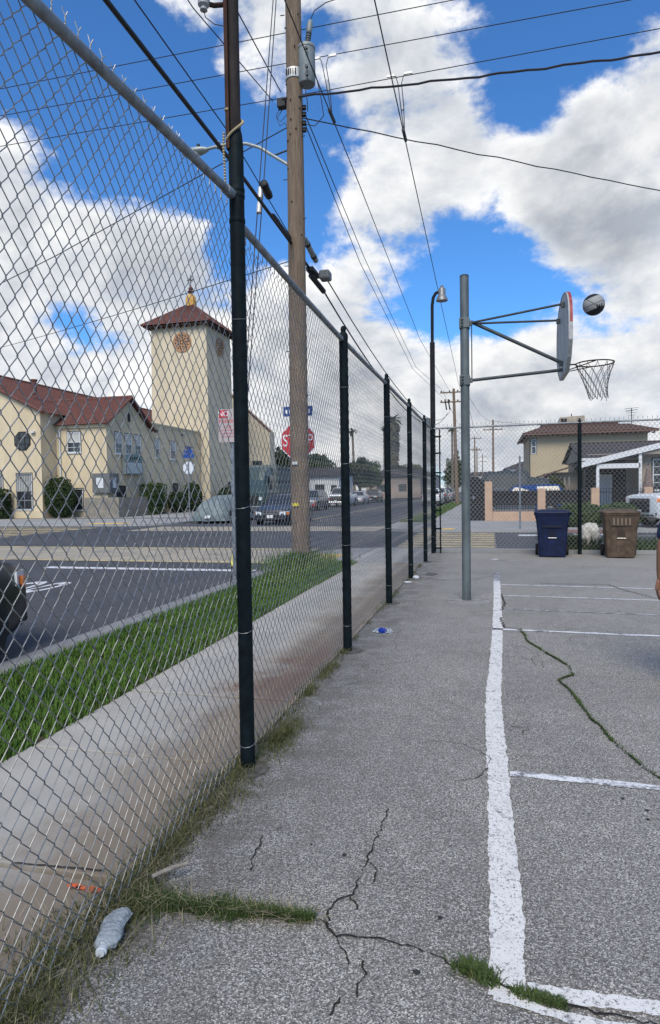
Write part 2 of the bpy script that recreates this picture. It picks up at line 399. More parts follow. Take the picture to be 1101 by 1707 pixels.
M_TACT = mat('tactile_yellow', (0.62, 0.40, 0.10), 0.8, var=0.25, scale=8)

# ------------------------------------------------------------------ ground
road = struct(obj('road', MB().quad((-700,-300,-.10),(700,-300,-.10),(700,1500,-.10),(-700,1500,-.10)), M_ROAD))
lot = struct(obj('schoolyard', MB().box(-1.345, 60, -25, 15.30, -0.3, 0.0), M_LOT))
walk = struct(obj('sidewalk', MB().box(-2.68, -1.36, -6, 13.1, -0.3, -0.035), M_GAP))
pm = None
y = -5.42
while y < 13.0:
    y2 = min(y+1.085, 13.08); mb = MB().box(-2.675, -1.365, y, y2-0.026, -0.06, random.uniform(-0.006, 0.004)); obj('panel', mb, M_WALK, walk, bevel=0.006); y = y2
def arc(cx, cy, r, a0, a1, n=8): return [(cx+r*math.cos(rad(a0+(a1-a0)*i/n)), cy+r*math.sin(rad(a0+(a1-a0)*i/n))) for i in range(n+1)]
pav = struct(obj('corner_pavement', MB().prism([(-1.36,13.10),(-1.36,15.31),(60,15.31),(60,16.4)]+arc(-2.5,14.8,1.6,90,180)+[(-4.1,13.10)], -0.3, -0.004), M_CONC))
obj('joint', MB().box(-1.37, 60, 15.80, 15.815, -0.004, -0.001), M_GAP, pav)
for x in (-2.9, -1.4, 0.2, 1.6): obj('joint', MB().box(x, x+0.012, 15.3 if x > -1.5 else 13.2, 16.3, -0.004, -0.001), M_GAP, pav)
obj('kerb_edge', MB().box(-1.2, 60, 15.33, 15.52, -0.004, 0.06), M_CONC, pav)
kerb = struct(obj('kerb', MB().box(-4.12, -3.96, -25, 13.1, -0.3, 0.01), M_KERB, bevel=0.015))
gut = struct(obj('gutter', MB().box(-4.50, -4.12, -25, 13.1, -0.3, -0.09), M_KERB))
park = struct(obj('parkway', MB().box(-3.96, -2.68, -25, 13.1, -0.3, -0.02), M_SOIL))
fr = struct(obj('far_pavement', MB().prism([(60,23.7),(60,900),(-4.1,900)]+arc(-2.3,25.5,1.8,180,270)[0:], -0.3, 0.0), M_CONC))
struct(obj('yard_ground', MB().quad((0.3,30.4,.004),(60,30.4,.004),(60,60,.004),(0.3,60,.004)), M_SOIL))
fl = struct(obj('church_pavement', MB().prism([(-15.2,900),(-400,900),(-400,27.6)]+arc(-17.4,29.8,2.2,270,360), -0.3, 0.0), M_CONC))
struct(obj('church_ground', MB().quad((-60,33.9,.004),(-17.2,33.9,.004),(-17.2,34.6,.004),(-60,34.6,.004)), M_SOIL))
nl = struct(obj('near_left_pavement', MB().prism([(-15.2,-300),(-15.2,10.2)]+arc(-17.2,10.2,2.0,0,90)+[(-400,12.2),(-400,-300)], -0.3, 0.0), M_CONC))
struct(obj('far_kerb_red', MB().box(1.9, 4.6, 23.66, 23.69, -0.1, 0.003), mat('red_kerb_paint', (0.22, 0.05, 0.05), 0.8, col2=(0.2,0.18,0.17), scale=5)))
struct(obj('far_parkway', MB().quad((-4.0,29.0,.004),(-2.7,29.0,.004),(-2.7,250,.004),(-4.0,250,.004)), M_SOIL))
# crosswalks and street paint, laid on the road
def sheet(name, x0, x1, y0, y1, m, z=-0.096, par=road): return obj(name, MB().quad((x0,y0,z),(x1,y0,z),(x1,y1,z),(x0,y1,z)), m, par)
sheet('crosswalk_band', -15.0, -4.52, 13.35, 16.85, M_TAN)
sheet('crosswalk_band', -15.0, -4.3, 24.2, 27.3, M_TAN)
for yy in (13.35, 16.6): sheet('crosswalk_line', -15.0, -4.52, yy, yy+0.26, M_YELL, -0.092)
for i in range(9): sheet('crosswalk_bar', -24.0, -17.8, 17.0+i*1.12, 17.5+i*1.12, M_YELL)
sheet('crosswalk_band', -2.55, 0.15, 16.5, 23.5, paint('dusty_crosswalk', (0.22, 0.20, 0.16), 0.3, 0.6, 1.4, (0.12, 0.115, 0.105)), -0.0965)
for i in range(8): sheet('crosswalk_bar', -2.5, 0.1, 16.75+i*0.84, 17.18+i*0.84, M_YELL, -0.092)
sheet('stop_line', -9.45, -4.6, 11.95, 12.25, M_WHITE2, -0.096)
sheet('lane_line', 0.9, 1.75, 21.9, 22.6, M_WHITE2); sheet('lane_line', 1.9, 14, 22.05, 22.15, M_WHITE2); sheet('lane_line', 2.7, 4.2, 22.5, 23.0, M_WHITE2)
sheet('centre_line', -9.6, -9.45, 29, 200, M_YELL)
text('stop_word', 'STOP', 1.0, M_WHITE2, road, (-8.15, 8.85, -0.094), (0,0,0), 0.001, (0.78, 3.2, 1))
obj('tactile_strip', MB().box(-4.05, -3.3, 13.35, 14.6, -0.01, 0.004), M_TACT, pav)
obj('tactile_strip', MB().box(-2.5, -1.3, 23.8, 24.5, -0.01, 0.006), M_TACT, fr)
obj('tactile_strip', MB().box(-19.6, -17.4, 28.0, 28.9, -0.01, 0.006), M_TACT, fl)
# court lines, ragged edges, laid on the yard
def ragged(name, pts, w, m, z=0.004, par=lot, jit=0.005, step=0.022):
    mb = MB(); path = []
    for (a, b) in zip(pts[:-1], pts[1:]):
        a = Vector(a); b = Vector(b); n = max(2, int((b-a).length/step))
        path += [a.lerp(b, i/n) for i in range(n)]
    path.append(Vector(pts[-1])); L_ = []; R_ = []
    for i, p in enumerate(path):
        t = (path[min(i+1, len(path)-1)]-path[max(i-1, 0)]).normalized(); nn = Vector((-t.y, t.x))
        ww = w[0]+(w[1]-w[0])*i/(len(path)-1) if isinstance(w, tuple) else w
        lo = jit*1.6; L_.append(p+nn*(ww/2+random.uniform(-jit, jit)+lo*noise.noise(Vector((p.x*7, p.y*7, 1))))); R_.append(p-nn*(ww/2+random.uniform(-jit, jit)+lo*noise.noise(Vector((p.x*7, p.y*7, 5)))))
    k = len(path)
    mb.add([(q.x, q.y, z) for q in L_]+[(q.x, q.y, z) for q in R_], [(i, i+1, k+i+1, k+i) for i in range(k-1)])
    return obj(name, mb, m, par)
ragged('court_line', [(0.045,1.90),(0.045,2.4),(0.03,3.4),(0.015,4.3),(0.012,4.8),(0.03,5.3),(0.055,6.5),(0.07,7.2),(0.085,9.2),(0.09,10.6)], (0.112, 0.10), M_WHITE)
ragged('court_line', [(0.09,10.6),(0.10,11.6)], 0.09, M_WHITE3)
ragged('court_line', [(0.10,1.945),(0.5,1.955),(1.5,1.96),(4,1.98)], 0.060, M_WHITE, 0.005)
ragged('court_line', [(0.0,1.895),(0.2,1.865),(0.6,1.86),(2,1.86)], 0.034, M_WHITE, 0.005)
ragged('court_line', [(0.09,3.44),(0.55,3.43),(2,3.40),(6,3.34)], 0.062, M_WHITE2)
ragged('court_line', [(0.0,6.98),(1.1,6.94),(6,6.85)], 0.062, M_WHITE2)
ragged('court_line', [(0.16,8.15),(1.5,8.08),(6,7.95)], 0.045, M_WHITE3)
ragged('court_line', [(0.15,9.18),(2,9.10),(6,9.0)], 0.045, M_WHITE2)
ragged('court_line', [(0.15,10.22),(2,10.12),(6,10.0)], 0.055, M_WHITE2)
ragged('court_line', [(0.08,13.6),(0.9,13.55)], 0.05, M_WHITE3)
ragged('court_line', [(0.02,13.75),(0.14,13.9)], 0.12, M_WHITE2)
M_CRACK = mat('crack_dark', (0.030, 0.028, 0.025), 1.0, spec=0.0)
def wiggle(pts, amp, step=0.022):
    out = []
    for a, b in zip(pts[:-1], pts[1:]):
        a = Vector(a); b = Vector(b); n = max(2, int((b-a).length/step)); t = (b-a).normalized(); nn = Vector((-t.y, t.x))
        for i in range(n): out.append(tuple(a.lerp(b, i/n)+nn*random.uniform(-amp, amp)*(1 if i else 0)))
    out.append(tuple(pts[-1])); return out
CW = {'A': 0.0075, 'B': 0.0058, 'C': 0.005, 'D': 0.005, 'E': 0.0035, 'G': 0.012, 'H': 0.010, 'I': 0.012}
for k, v in CRACKS.items():
    ragged('crack', wiggle(v, 0.009 if k[0] in 'ABCDF' else 0.02), CW.get(k[0], 0.005), M_CRACK, 0.0065, lot, 0.0022, 0.012)
rc_ = random.Random(11)
for k in range(11):                                     # hairline cracks wandering over the yard
    q = Vector((rc_.uniform(-.95, 1.5), rc_.uniform(2.3, 9.5))); a = rc_.uniform(0, 6.28); pl_ = [tuple(q)]
    for i in range(rc_.randint(4, 9)): a += rc_.uniform(-.8, .8); q = q+Vector((math.cos(a), math.sin(a)))*rc_.uniform(.06, .16); pl_.append(tuple(q))
    ragged('hairline_crack', wiggle(pl_, .007), .0032, M_CRACK, 0.0063, lot, 0.0012, 0.012)
ragged('crack', wiggle([(-1.9,2.165),(-1.5,2.20)], .004), 0.008, M_GAP, 0.006, walk, 0.002)
# round concrete footing patch at the hoop pole
obj('footing', MB().lathe([(0.30,-0.05),(0.30,0.004),(0.27,0.012)], 28, (-0.30,8.70,0)), mat('footing_concrete', (0.27,0.265,0.25), 0.95, col2=(0.17,0.165,0.155), scale=9), lot)

# ------------------------------------------------------------------ grass, weeds
def grass_mat(name, a, b, c):
    g = NG(name); geo = g.n('ShaderNodeObjectInfo'); col = g.mix(g.rng(g.noise(1.6, 5), 0.35, 0.65), a, b)
    col = g.mix(g.rng(g.noise(40, 3), 0.55, 0.75), col, c); g.b.inputs['Subsurface Weight'].default_value = 0.0
    return g.done(col, 0.7, 0.2)
M_GRASS = grass_mat('grass_blades', (0.078, 0.150, 0.024), (0.054, 0.112, 0.020), (0.14, 0.175, 0.045))
M_WEED = grass_mat('weed_blades', (0.080, 0.095, 0.030), (0.10, 0.098, 0.040), (0.23, 0.19, 0.10))
M_MOSS = grass_mat('crack_weeds', (0.060, 0.095, 0.026), (0.048, 0.075, 0.022), (0.11, 0.125, 0.045))
M_DRY = mat('dry_straw', (0.34, 0.29, 0.18), 0.9, var=0.3, scale=20)
def blades(name, pts, m, h=(0.03, 0.06), w=0.0035, lean=0.6, par=None, label=None):
    mb = MB(); vs = []; fs = []
    for (x, y, z) in pts:
        hh = random.uniform(*h); a = random.uniform(0, 6.283); le = random.uniform(0.1, lean)*hh
        dx, dy = math.cos(a), math.sin(a); px, py = -dy*w, dx*w; o = len(vs)
        vs += [(x-px,y-py,z),(x+px,y+py,z),(x+dx*le*.4+px*.7,y+dy*le*.4+py*.7,z+hh*.6),(x+dx*le*.4-px*.7,y+dy*le*.4-py*.7,z+hh*.6),(x+dx*le,y+dy*le,z+hh)]
        fs += [(o,o+1,o+2,o+3),(o+3,o+2,o+4)]
    me = bpy.data.meshes.new(name); me.from_pydata(vs, [], fs); me.materials.append(m)
    o = bpy.data.objects.new(name, me); link(o, par); o['kind'] = 'stuff'
    if label: tag(o, label, 'grass')
    return o
pts = []
for i in range(80000):
    y = 2.2+10.9*random.random()**1.35; x = random.uniform(-3.98, -2.66); n_ = noise.noise(Vector((x*2.5, y*2.5, 0)))
    edge = min(x+3.98, -2.66-x); 
    if edge < 0.08+0.06*noise.noise(Vector((x*9, y*9, 3))) and random.random() < 0.6: continue
    if random.random() < 0.85+n_: pts.append((x+(-0.05 if random.random() < .04 else 0), y, -0.02))
blades('grass', pts, M_GRASS, (0.035, 0.085), 0.005, 1.0, label='green lawn strip between the sidewalk and the kerb')
pts = [(random.uniform(-4.0,-2.7), 29+random.random()**2*40, 0.0) for i in range(9000)]
blades('grass', pts, M_GRASS, (0.05, 0.12), 0.012, 1.0, label='grass strip beside the sidewalk beyond the crosswalk')
pts = []
for i in range(2600):                                   # tall weeds round the foot of the utility pole
    a = random.uniform(0, 6.283); r = abs(random.gauss(0, 0.42)); pts.append((-3.72+r*math.cos(a)*0.8, 12.3+r*math.sin(a)*1.5, -0.02))
blades('weeds', pts, M_GRASS, (0.12, 0.34), 0.008, 0.8, label='tall weeds round the foot of the wooden utility pole')
pts = []; dry = []
for i in range(17000):                                  # weeds along the foot of the fence
    y = 0.9+ (4.9*random.random()**1.5); n_ = noise.noise(Vector((0, y*2.2, 1.5)))
    wd = (0.12+0.07*n_)*(1.25 if y < 3.1 else 0.5 if y > 4.0 else 0.8)
    x = -1.33+random.gauss(0.02, 0.55)*wd
    if y > 3.35 and n_ < -0.05 and random.random() < .8: continue
    (dry if random.random() < 0.16 else pts).append((x, y, -0.004))
for i in range(2500):
    y = random.uniform(4, 13); n_ = noise.noise(Vector((4, y*1.8, 1.5)))
    if n_ > 0.05: pts.append((-1.34+random.gauss(0, 0.03), y, 0))
for i in range(1500):                                   # clump past the first post
    a = random.uniform(0, 6.283); r = abs(random.gauss(0, 0.12)); pts.append((-1.24+0.6*r*math.cos(a), 3.66+2.0*r*math.sin(a), 0))
blades('weeds', pts, M_WEED, (0.012, 0.052), 0.0020, 1.9, label='olive weeds growing along the foot of the chain-link fence')
blades('weeds', dry, M_DRY, (0.015, 0.06), 0.0011, 4.0, label='dry straw caught along the foot of the chain-link fence')
def along(pts, n, w, t0=0, t1=1):
    seg = []; tot = 0
    for a, b in zip(pts[:-1], pts[1:]): l = (Vector(b)-Vector(a)).length; seg.append((a, b, tot, l)); tot += l
    out = []
    for i in range(n):
        s = random.uniform(t0, t1)*tot
        for a, b, st, l in seg:
            if st <= s <= st+l:
                p = Vector(a).lerp(Vector(b), (s-st)/l); ww = w(s/tot) if callable(w) else w
                out.append((p.x+random.gauss(0, ww), p.y+random.gauss(0, ww), 0.003)); break
    return out
A = CRACKS['A']
p = along(A[:4], 5200, lambda t: 0.042*(1-t)**0.8*(0.7+0.5*math.sin(t*14))+0.006)
blades('weeds', p, M_MOSS, (0.008, 0.036), 0.0018, 1.8, label='green weeds filling the crack next to the crushed bottle')
blades('weeds', along(A[:4], 420, lambda t: 0.05*(1-t)+0.008), M_DRY, (0.012, 0.05), 0.0011, 4.0, label='dry stalks lying over the weedy crack by the crushed bottle')
blades('weeds', along([(-0.10,2.0),(0.0,1.955)], 620, 0.017), M_MOSS, (0.005, 0.028), 0.0026, 2.0, label='weed tuft at the corner of the white court line')
blades('weeds', along([(0.055,1.93),(0.20,1.905)], 560, 0.012), M_MOSS, (0.004, 0.020), 0.0026, 2.0, label='weeds growing through the nearest white court line')
blades('weeds', [q for q in along([q for q in wiggle(CRACKS['E'], .012, .1)], 4200, lambda t: 0.010*(1-0.55*t)*max(0.12, math.sin(t*31)+.25*math.sin(t*77))) if noise.noise(Vector((q[0]*4.5, q[1]*4.5, 7))) > -.08 or random.random() < .12], M_MOSS, (0.006, 0.022), 0.0022, 1.4, label='mossy weeds in the crack winding across the court')
p = [(random.uniform(1.2, 2.4) if i % 3 else random.uniform(2.9, 9), random.uniform(15.55, 16.3), 0) for i in range(9000)]
blades('weeds', p, grass_mat('hedge_weeds', (0.035,0.07,0.018), (0.05,0.09,0.025), (0.08,0.12,0.035)), (0.08, 0.42), 0.012, 0.9, label='leafy weeds behind the bins beyond the fence')
# ------------------------------------------------------------------ chain-link fences
M_POST = mat('dark_post_paint', (0.006, 0.011, 0.013), 0.62, 0.0, var=0.35, scale=14, bump=0.08, bscale=60, spec=0.10)
M_GALV = mat('galvanised_steel', (0.30, 0.31, 0.32), 0.50, 0.75, var=0.22, scale=18, bump=0.05)
M_WIRE = mat('galvanised_wire', (0.27, 0.275, 0.27), 0.50, 0.80, var=0.25, scale=30)
M_WIRE2 = mat('dull_wire', (0.27, 0.275, 0.275), 0.7, 0.35, var=0.2, scale=30)
M_RAIL = mat('grey_rail', (0.21, 0.225, 0.235), 0.55, 0.5, var=0.3, scale=16, bump=0.08)
PW, PH = 0.070, 0.086
def fabric(L, H, r=0.0019, n=4, z0=0.015, fine=True, seed=1, bulge=0.016, PW=PW, PH=PH):
    rnd = random.Random(seed); mb = MB(); d = r*1.15; half = PW/2; nw = int(L/half); nk = int((H-z0)/(PH/2))
    def W_(x, y, z):
        y += bulge*(math.sin(x*2.1+seed)*math.sin(z*1.7+seed*1.3)+0.35*math.sin(x*7+z*5+seed))
        return (x+0.004*math.sin(z*3.1+x*1.3+seed), y, z+0.005*math.sin(x*3.7+seed))
    for i in range(nw):
        xa, xb = i*half-r*0.9, (i+1)*half+r*0.9; pts = []; off = i % 2
        for j in range(nk+1):
            right = (j+off) % 2 == 0; x = xb if right else xa; z = z0+j*PH/2; s = 1 if right else -1
            x2 = x-s*r*1.6; k = r*2.6
            pts.append(W_(x2, d*s, z-k)); 
            if fine: pts.append(W_(x, 0, z))
            pts.append(W_(x2, -d*s, z+k))
        mb.tube(pts, r, n, caps=False)
        if fine and i % 2 == 0:                                     # twisted barbs above the rail and at the bottom
            x = (i+1)*half; z = z0+nk*PH/2; j1, j2 = rnd.uniform(.006,.016), rnd.uniform(.006,.016)
            mb.tube([W_(x-.004,0,z), W_(x+.003,.003,z+.02), W_(x-.002,-.003,z+.034), W_(x-j1,.004,z+.06+rnd.uniform(-.006,.01))], r*.95, n, caps=False)
            mb.tube([W_(x+.004,0,z), W_(x-.003,-.003,z+.02), W_(x+.002,.003,z+.034), W_(x+j2,-.004,z+.056+rnd.uniform(-.006,.01))], r*.95, n, caps=False)
            if seed != 9:
                mb.tube([W_(x,0,z0), W_(x+rnd.uniform(-.008,.008),rnd.uniform(-.006,.006),z0-.03)], r*.9, n, caps=False)
    return mb
FX = -1.32
fence = thing('chain_link_fence', 'tall chain-link fence with black posts running along the left side of the yard', 'fence', (FX, 0, 0))
POSTS = [3.24, 5.80, 8.33, 10.72, 13.23, 15.05]
def rail(y0, z0, y1, z1, x=FX+0.012, r=0.0215):
    return obj('top_rail', MB().tube([(x,y0,z0),(x,(y0+y1)/2,(z0+z1)/2-0.006),(x,y1,z1)], r, 12), M_RAIL, fence, smooth=True)
tie_mb = {}
def post(y, h, r, ties, cap=True, x=FX+0.02):
    p = obj('post', MB().cyl(x, y, -0.05, h, r, 18), M_POST, fence, smooth=True)
    if cap: obj('cap', MB().lathe([(r*1.06,0),(r*1.08,0.03),(r*0.9,0.05),(r*0.55,0.07),(r*0.65,0.09),(r*0.5,0.115),(0.004,0.125)], 14, (x,y,h-0.02)), M_POST, p, smooth=True)
    for z in ties:
        a0 = random.uniform(-0.3, 0.3); pts = [(x+(r+.002)*math.cos(a), y+(r+.002)*math.sin(a), z+0.012*math.sin(a+a0)) for a in [i*2*math.pi/14 for i in range(14)]]
        obj('wire_tie', MB().tube(pts, 0.0016, 4, closed=True), M_WIRE, p)
    return p
p1 = post(3.24, 3.28, 0.040, (0.13, 0.75, 1.42, 2.42), cap=False, x=FX+.026)
obj('cap', MB().lathe([(0.040,3.28),(0.039,3.33),(0.035,3.38),(0.030,3.40)], 18, (FX+0.026,3.24,0)), M_POST, p1, smooth=True)
for z in (2.92, 3.05, 3.08): obj('brace_band', MB().lathe([(0.0415,z),(0.0430,z+.003),(0.0430,z+.022),(0.0415,z+.025)], 18, (FX+0.026,3.24,0)), M_POST, p1, smooth=True)
for y in POSTS[1:-1]: post(y, 2.90, 0.041, (0.25, 1.0, 1.75, 2.45))
pc = post(15.05, 2.95, 0.048, (0.4, 1.2, 2.0, 2.7), cap=False)
post(0.66, 2.95, 0.041, (1.0, 2.0))
rail(-1.5, 2.86, 0.66, 2.90); rail(0.66, 2.90, 3.20, 3.06); obj('rail_end', MB().tube([(FX+.012,3.12,3.054),(FX+.012,3.20,3.06)], 0.027, 12), M_RAIL, fence, smooth=True)
rail(3.28, 2.945, 5.80, 2.875)
for a, b in zip(POSTS[1:-1], POSTS[2:]): rail(a, 2.875, b, 2.875)
fab = obj('wire_mesh', fabric(2.55, 2.905, seed=3, r=0.0014, bulge=0.002), M_WIRE, fence, world=False, kind='stuff'); fab.rotation_euler = (0,0,rad(90)); fab.location = (-0.02, 5.80, 0)
def bay(y0, y1, H, seed, n=4, fine=True, r=0.0019):
    o = obj('wire_mesh', fabric(y1-y0, H, r=r, n=n, bulge=0.012 if y0 < 3 else 0.005, fine=fine, seed=seed), M_WIRE, fence, world=False, kind='stuff'); o.rotation_euler = (0,0,rad(90)); o.location = (-0.02, y0, 0); return o
bay(-1.2, 0.66, 2.93, 5); near = bay(0.66, 3.24, 3.05, 1, n=5, r=0.0019); bay(3.24, 5.80, 2.93, 2, r=0.0018)
for y0 in (8.33, 10.72):
    o = share('wire_mesh', fab, fence); o.location = (-0.02, y0, 0); o.rotation_euler = fab.rotation_euler; o['kind'] = 'stuff'
    if y0 > 10: o.scale = (0.985, 1, 1)
    else: o.scale = (0.937, 1, 1)
o = share('wire_mesh', fab, fence); o.location = (-0.02, 13.23, 0); o.rotation_euler = fab.rotation_euler; o['kind'] = 'stuff'; o.scale = (0.714, 1, 1)
obj('tension_wire', MB().tube([(FX-.02, -1, .09)]+[(FX-.02+random.uniform(-.006,.006), y, .085+random.uniform(-.02,.02)) for y in [0.5+i*0.6 for i in range(25)]], 0.0022, 5), M_WIRE, fence)
# fence across the end of the yard
CY = 15.06
cf = thing('chain_link_fence', 'chain-link fence across the far end of the yard behind the bins', 'fence', (0, CY, 0))
for x in (1.91, 5.1):
    q = obj('post', MB().cyl(x, CY, -.05, 2.92, 0.042, 16), M_POST, cf, smooth=True)
    obj('cap', MB().lathe([(0.044,0),(0.044,.04),(0.02,.06),(.024,.08),(.004,.10)], 12, (x,CY,2.90)), M_POST, q, smooth=True)
obj('gate_post', MB().cyl(-1.13, CY, -.05, 2.86, 0.016, 10), M_POST, cf, smooth=True)
for z in (.1, .55, .98, 1.4, 1.85, 2.3, 2.68): obj('hinge', MB().box(-1.27, -1.10, CY-.03, CY+.03, z, z+.035), M_POST, cf)
obj('top_rail', MB().tube([(-1.27,CY-.02,2.885),(1.91,CY-.02,2.90),(8.0,CY-.02,2.90)], 0.021, 10), M_RAIL, cf, smooth=True)
o = obj('wire_mesh', fabric(3.2, 2.95, n=4, seed=9, r=0.0033, PW=0.094, PH=0.110), M_WIRE2, cf, world=False, kind='stuff'); o.location = (-1.28, .02, 0)
o2 = share('wire_mesh', o, cf); o2.location = (1.92, .02, 0); o2['kind'] = 'stuff'
o2 = share('wire_mesh', o, cf); o2.location = (5.12, .02, 0); o2['kind'] = 'stuff'
# rusty extension standing out of the first post
M_RUST = mat('rusted_iron', (0.075, 0.030, 0.016), 0.85, 0.2, col2=(0.022, 0.012, 0.010), scale=22, bump=0.3, stretch=(1,1,0.25))
M_OLD = mat('tarred_timber', (0.018, 0.014, 0.013), 0.9, var=0.6, scale=26, bump=0.5, bscale=50, stretch=(1,1,0.12))
ext = thing('extension_pole', 'dark tarred pole with rusty angle iron standing out of the nearest fence post', 'pole', (FX+.02, 3.24, 3.3))
obj('shaft', MB().tube([(FX+.022,3.245,3.32),(FX+.018,3.25,4.0),(FX+.012,3.26,5.4)], [.030,.032,.034], 10), M_OLD, ext, smooth=True)
obj('angle_iron', MB().prism([(FX-.016,3.205),(FX+.006,3.20),(FX+.006,3.206),(FX-.010,3.21),(FX-.010,3.235),(FX-.016,3.235)], 3.30, 5.4).shift((0,0,0)), M_RUST, ext)
obj('bracket', MB().tube([(FX+.0,3.24,4.06),(FX-.06,3.19,4.03),(FX-.11,3.14,4.02)], .012, 6), M_RUST, ext)
obj('insulator', MB().lathe([(.012,-.05),(.02,-.045),(.016,-.03),(.030,-.02),(.030,.0),(.034,.02),(.034,.08)], 12, (FX-.10,3.15,4.03)), mat('grey_porcelain', (.30,.31,.32), .35), ext, smooth=True)
obj('lead_wire', MB().tube([(FX-.10,3.15,3.985),(FX-.095,3.16,3.955),(FX-.06,3.19,3.935),(FX-.012,3.21,3.93)], .0025, 5), mat('black_cable', (.012,.012,.013), .6), ext, smooth=True)
beads = thing('bead_string', 'string of pale beads wound round the top of the nearest black fence post', 'beads', (FX+.02, 3.24, 3.3))
M_BEAD = mat('pale_bead', (.42, .34, .20), .4); mb = MB()
def bead(c, r=.0074): mb.lathe([(.001,-r),(r*.75,-r*.6),(r,0),(r*.75,r*.6),(.001,r)], 7, c)
for k in range(34):
    a = -2.4+k*0.20; bead((FX+.02+.045*math.cos(a), 3.24+.045*math.sin(a), 3.41+.075*math.sin(a*0.5+.2)+.001*k))
for k in range(18): bead((FX-.030-.0015*math.sin(k*.4), 3.215-.004*math.sin(k*.25), 3.385-k*.0155))
obj('beads', mb, M_BEAD, beads, smooth=True, kind='stuff')

# ------------------------------------------------------------------ basketball hoop
hp = thing('basketball_hoop', 'grey steel pole with fan backboard, rim and net standing in the yard', 'hoop', (-0.30, 8.70, 0))
M_HP = mat('weathered_grey_paint', (0.100, 0.118, 0.122), 0.6, 0.2, var=0.28, scale=7, bump=0.1, stretch=(1,1,0.3))
M_HD = mat('dark_steel_tube', (0.045, 0.055, 0.060), 0.55, 0.25, var=0.25, scale=15)
hx, hy = -0.315, 8.70
obj('pole', MB().cyl(hx, hy, -.02, 4.27, 0.058, 22), M_HP, hp, smooth=True)
obj('pole_cap', MB().lathe([(.059,4.265),(.059,4.28),(.05,4.29)], 20, (hx,hy,0)), M_HD, hp, smooth=True)
def clamp(z):
    c = obj('clamp', MB().box(hx-.068, hx+.066, hy-.068, hy+.068, z-.065, z+.065), M_HP, hp, bevel=.006)
    for dz in (-.04, 0, .04):
        obj('bolt', MB().lathe([(.011,0),(.011,.014),(.006,.018)], 6, (hx-.03,hy-.085,z+dz), 'y'), M_HD, c)
        obj('slot', MB().box(hx-.045, hx-.012, hy-.0705, hy-.068, z+dz-.010, z+dz+.010), M_CRACK, c)
    obj('lug', MB().box(hx+.066, hx+.10, hy-.03, hy+.03, z-.03, z+.03), M_HP, c, bevel=.004); return c
clamp(3.66); clamp(2.915)
bx = 0.90
obj('arm', MB().tube([(hx+.08,hy,2.915),(bx,hy,2.985)], .021, 12), M_HD, hp, smooth=True)
obj('brace', MB().tube([(hx+.08,hy,3.68),(bx-.01,hy,3.075)], .023, 12), M_HD, hp, smooth=True)
obj('stay', MB().tube([(hx+.08,hy-.02,3.66),(bx-.03,8.42,3.74)], .014, 10), M_HD, hp, smooth=True)
obj('stay', MB().tube([(hx+.08,hy+.02,3.66),(bx-.03,8.98,3.68)], .014, 10), M_HD, hp, smooth=True)
obj('tie_rod', MB().tube([(hx+.09,hy,3.62),(hx+.09,hy,2.93)], .007, 8), M_HD, hp, smooth=True)
# fan-shaped board in the plane x = bx
out = []
for i in range(25):
    a = rad(180-180*i/24); yy = 8.70+0.70*math.cos(a); zz = 3.42+0.49*max(0, math.sin(a))**0.75; out.append((yy, zz))
out += [(9.40,3.22),(9.27,3.04),(9.02,2.90),(8.38,2.90),(8.13,3.04),(8.0,3.22)]
M_BOARD = mat('board_paint', (.33,.345,.345), .65, var=.22, scale=5, stretch=(1,1,.25), bump=.05)
bd = obj('backboard', MB().prism(out, bx, bx+.022, 'x'), M_BOARD, hp, bevel=.004)
cen = Vector((8.70, 3.40))
def ringpoly(s): return [((Vector(p)-cen)*s+cen) for p in out]
o1, o2_ = ringpoly(1.006), ringpoly(.93); n_ = len(out); mbr = MB()
mbr.add([(bx-.004,p.x,p.y) for p in o1]+[(bx+.042,p.x,p.y) for p in o1], [(i,(i+1)%n_,n_+(i+1)%n_,n_+i) for i in range(n_)])
mbr.add([(bx-.004,p.x,p.y) for p in ringpoly(.985)]+[(bx-.004,p.x,p.y) for p in o1], [(i,(i+1)%n_,n_+(i+1)%n_,n_+i) for i in range(n_)])
obj('rim_flange', mbr, mat('board_edge_white', (.34,.34,.33), .6, var=.2, scale=12), bd)
obj('red_border', MB().add([(bx+.0435,p.x,p.y) for p in o1]+[(bx+.0435,p.x,p.y) for p in o2_], [(i,(i+1)%n_,n_+(i+1)%n_,n_+i) for i in range(n_) ]), mat('red_border_paint', (.30,.045,.035), .6, var=.2, scale=14), bd)
obj('red_edge', MB().add([(bx+.012,p.x,p.y) for p in ringpoly(1.009)[:16]]+[(bx+.044,p.x,p.y) for p in ringpoly(1.009)[:16]], [(i,i+1,17+i,16+i) for i in range(15)]), mat('red_edge_paint', (.26,.045,.04), .6, var=.3, scale=14), bd)
for (yy, zz) in ((8.42,3.74),(8.98,3.68),(8.66,3.07)):
    obj('bracket', MB().box(bx-.045, bx-.004, yy-.02, yy+.02, zz-.045, zz+.02), M_HD, bd)
rc = Vector((1.285, 8.70, 3.045)); RR = .225
rm = obj('rim', MB().tube([(rc.x+RR*math.cos(a), rc.y+RR*math.sin(a), rc.z) for a in [i*2*math.pi/40 for i in range(40)]], .0085, 8, closed=True), mat('rim_iron', (.045,.028,.024), .55, .3, var=.4, scale=20), hp, smooth=True)
obj('rim_neck', MB().tube([(bx+.03,8.70,3.045),(rc.x-RR,8.70,3.045)], .010, 8).tube([(bx+.03,8.66,2.96),(rc.x-.02,8.70-RR,3.04)], .007, 6).tube([(bx+.03,8.74,2.96),(rc.x-.02,8.70+RR,3.04)], .007, 6), MATS['rim_iron'], rm, smooth=True)
hk = MB()
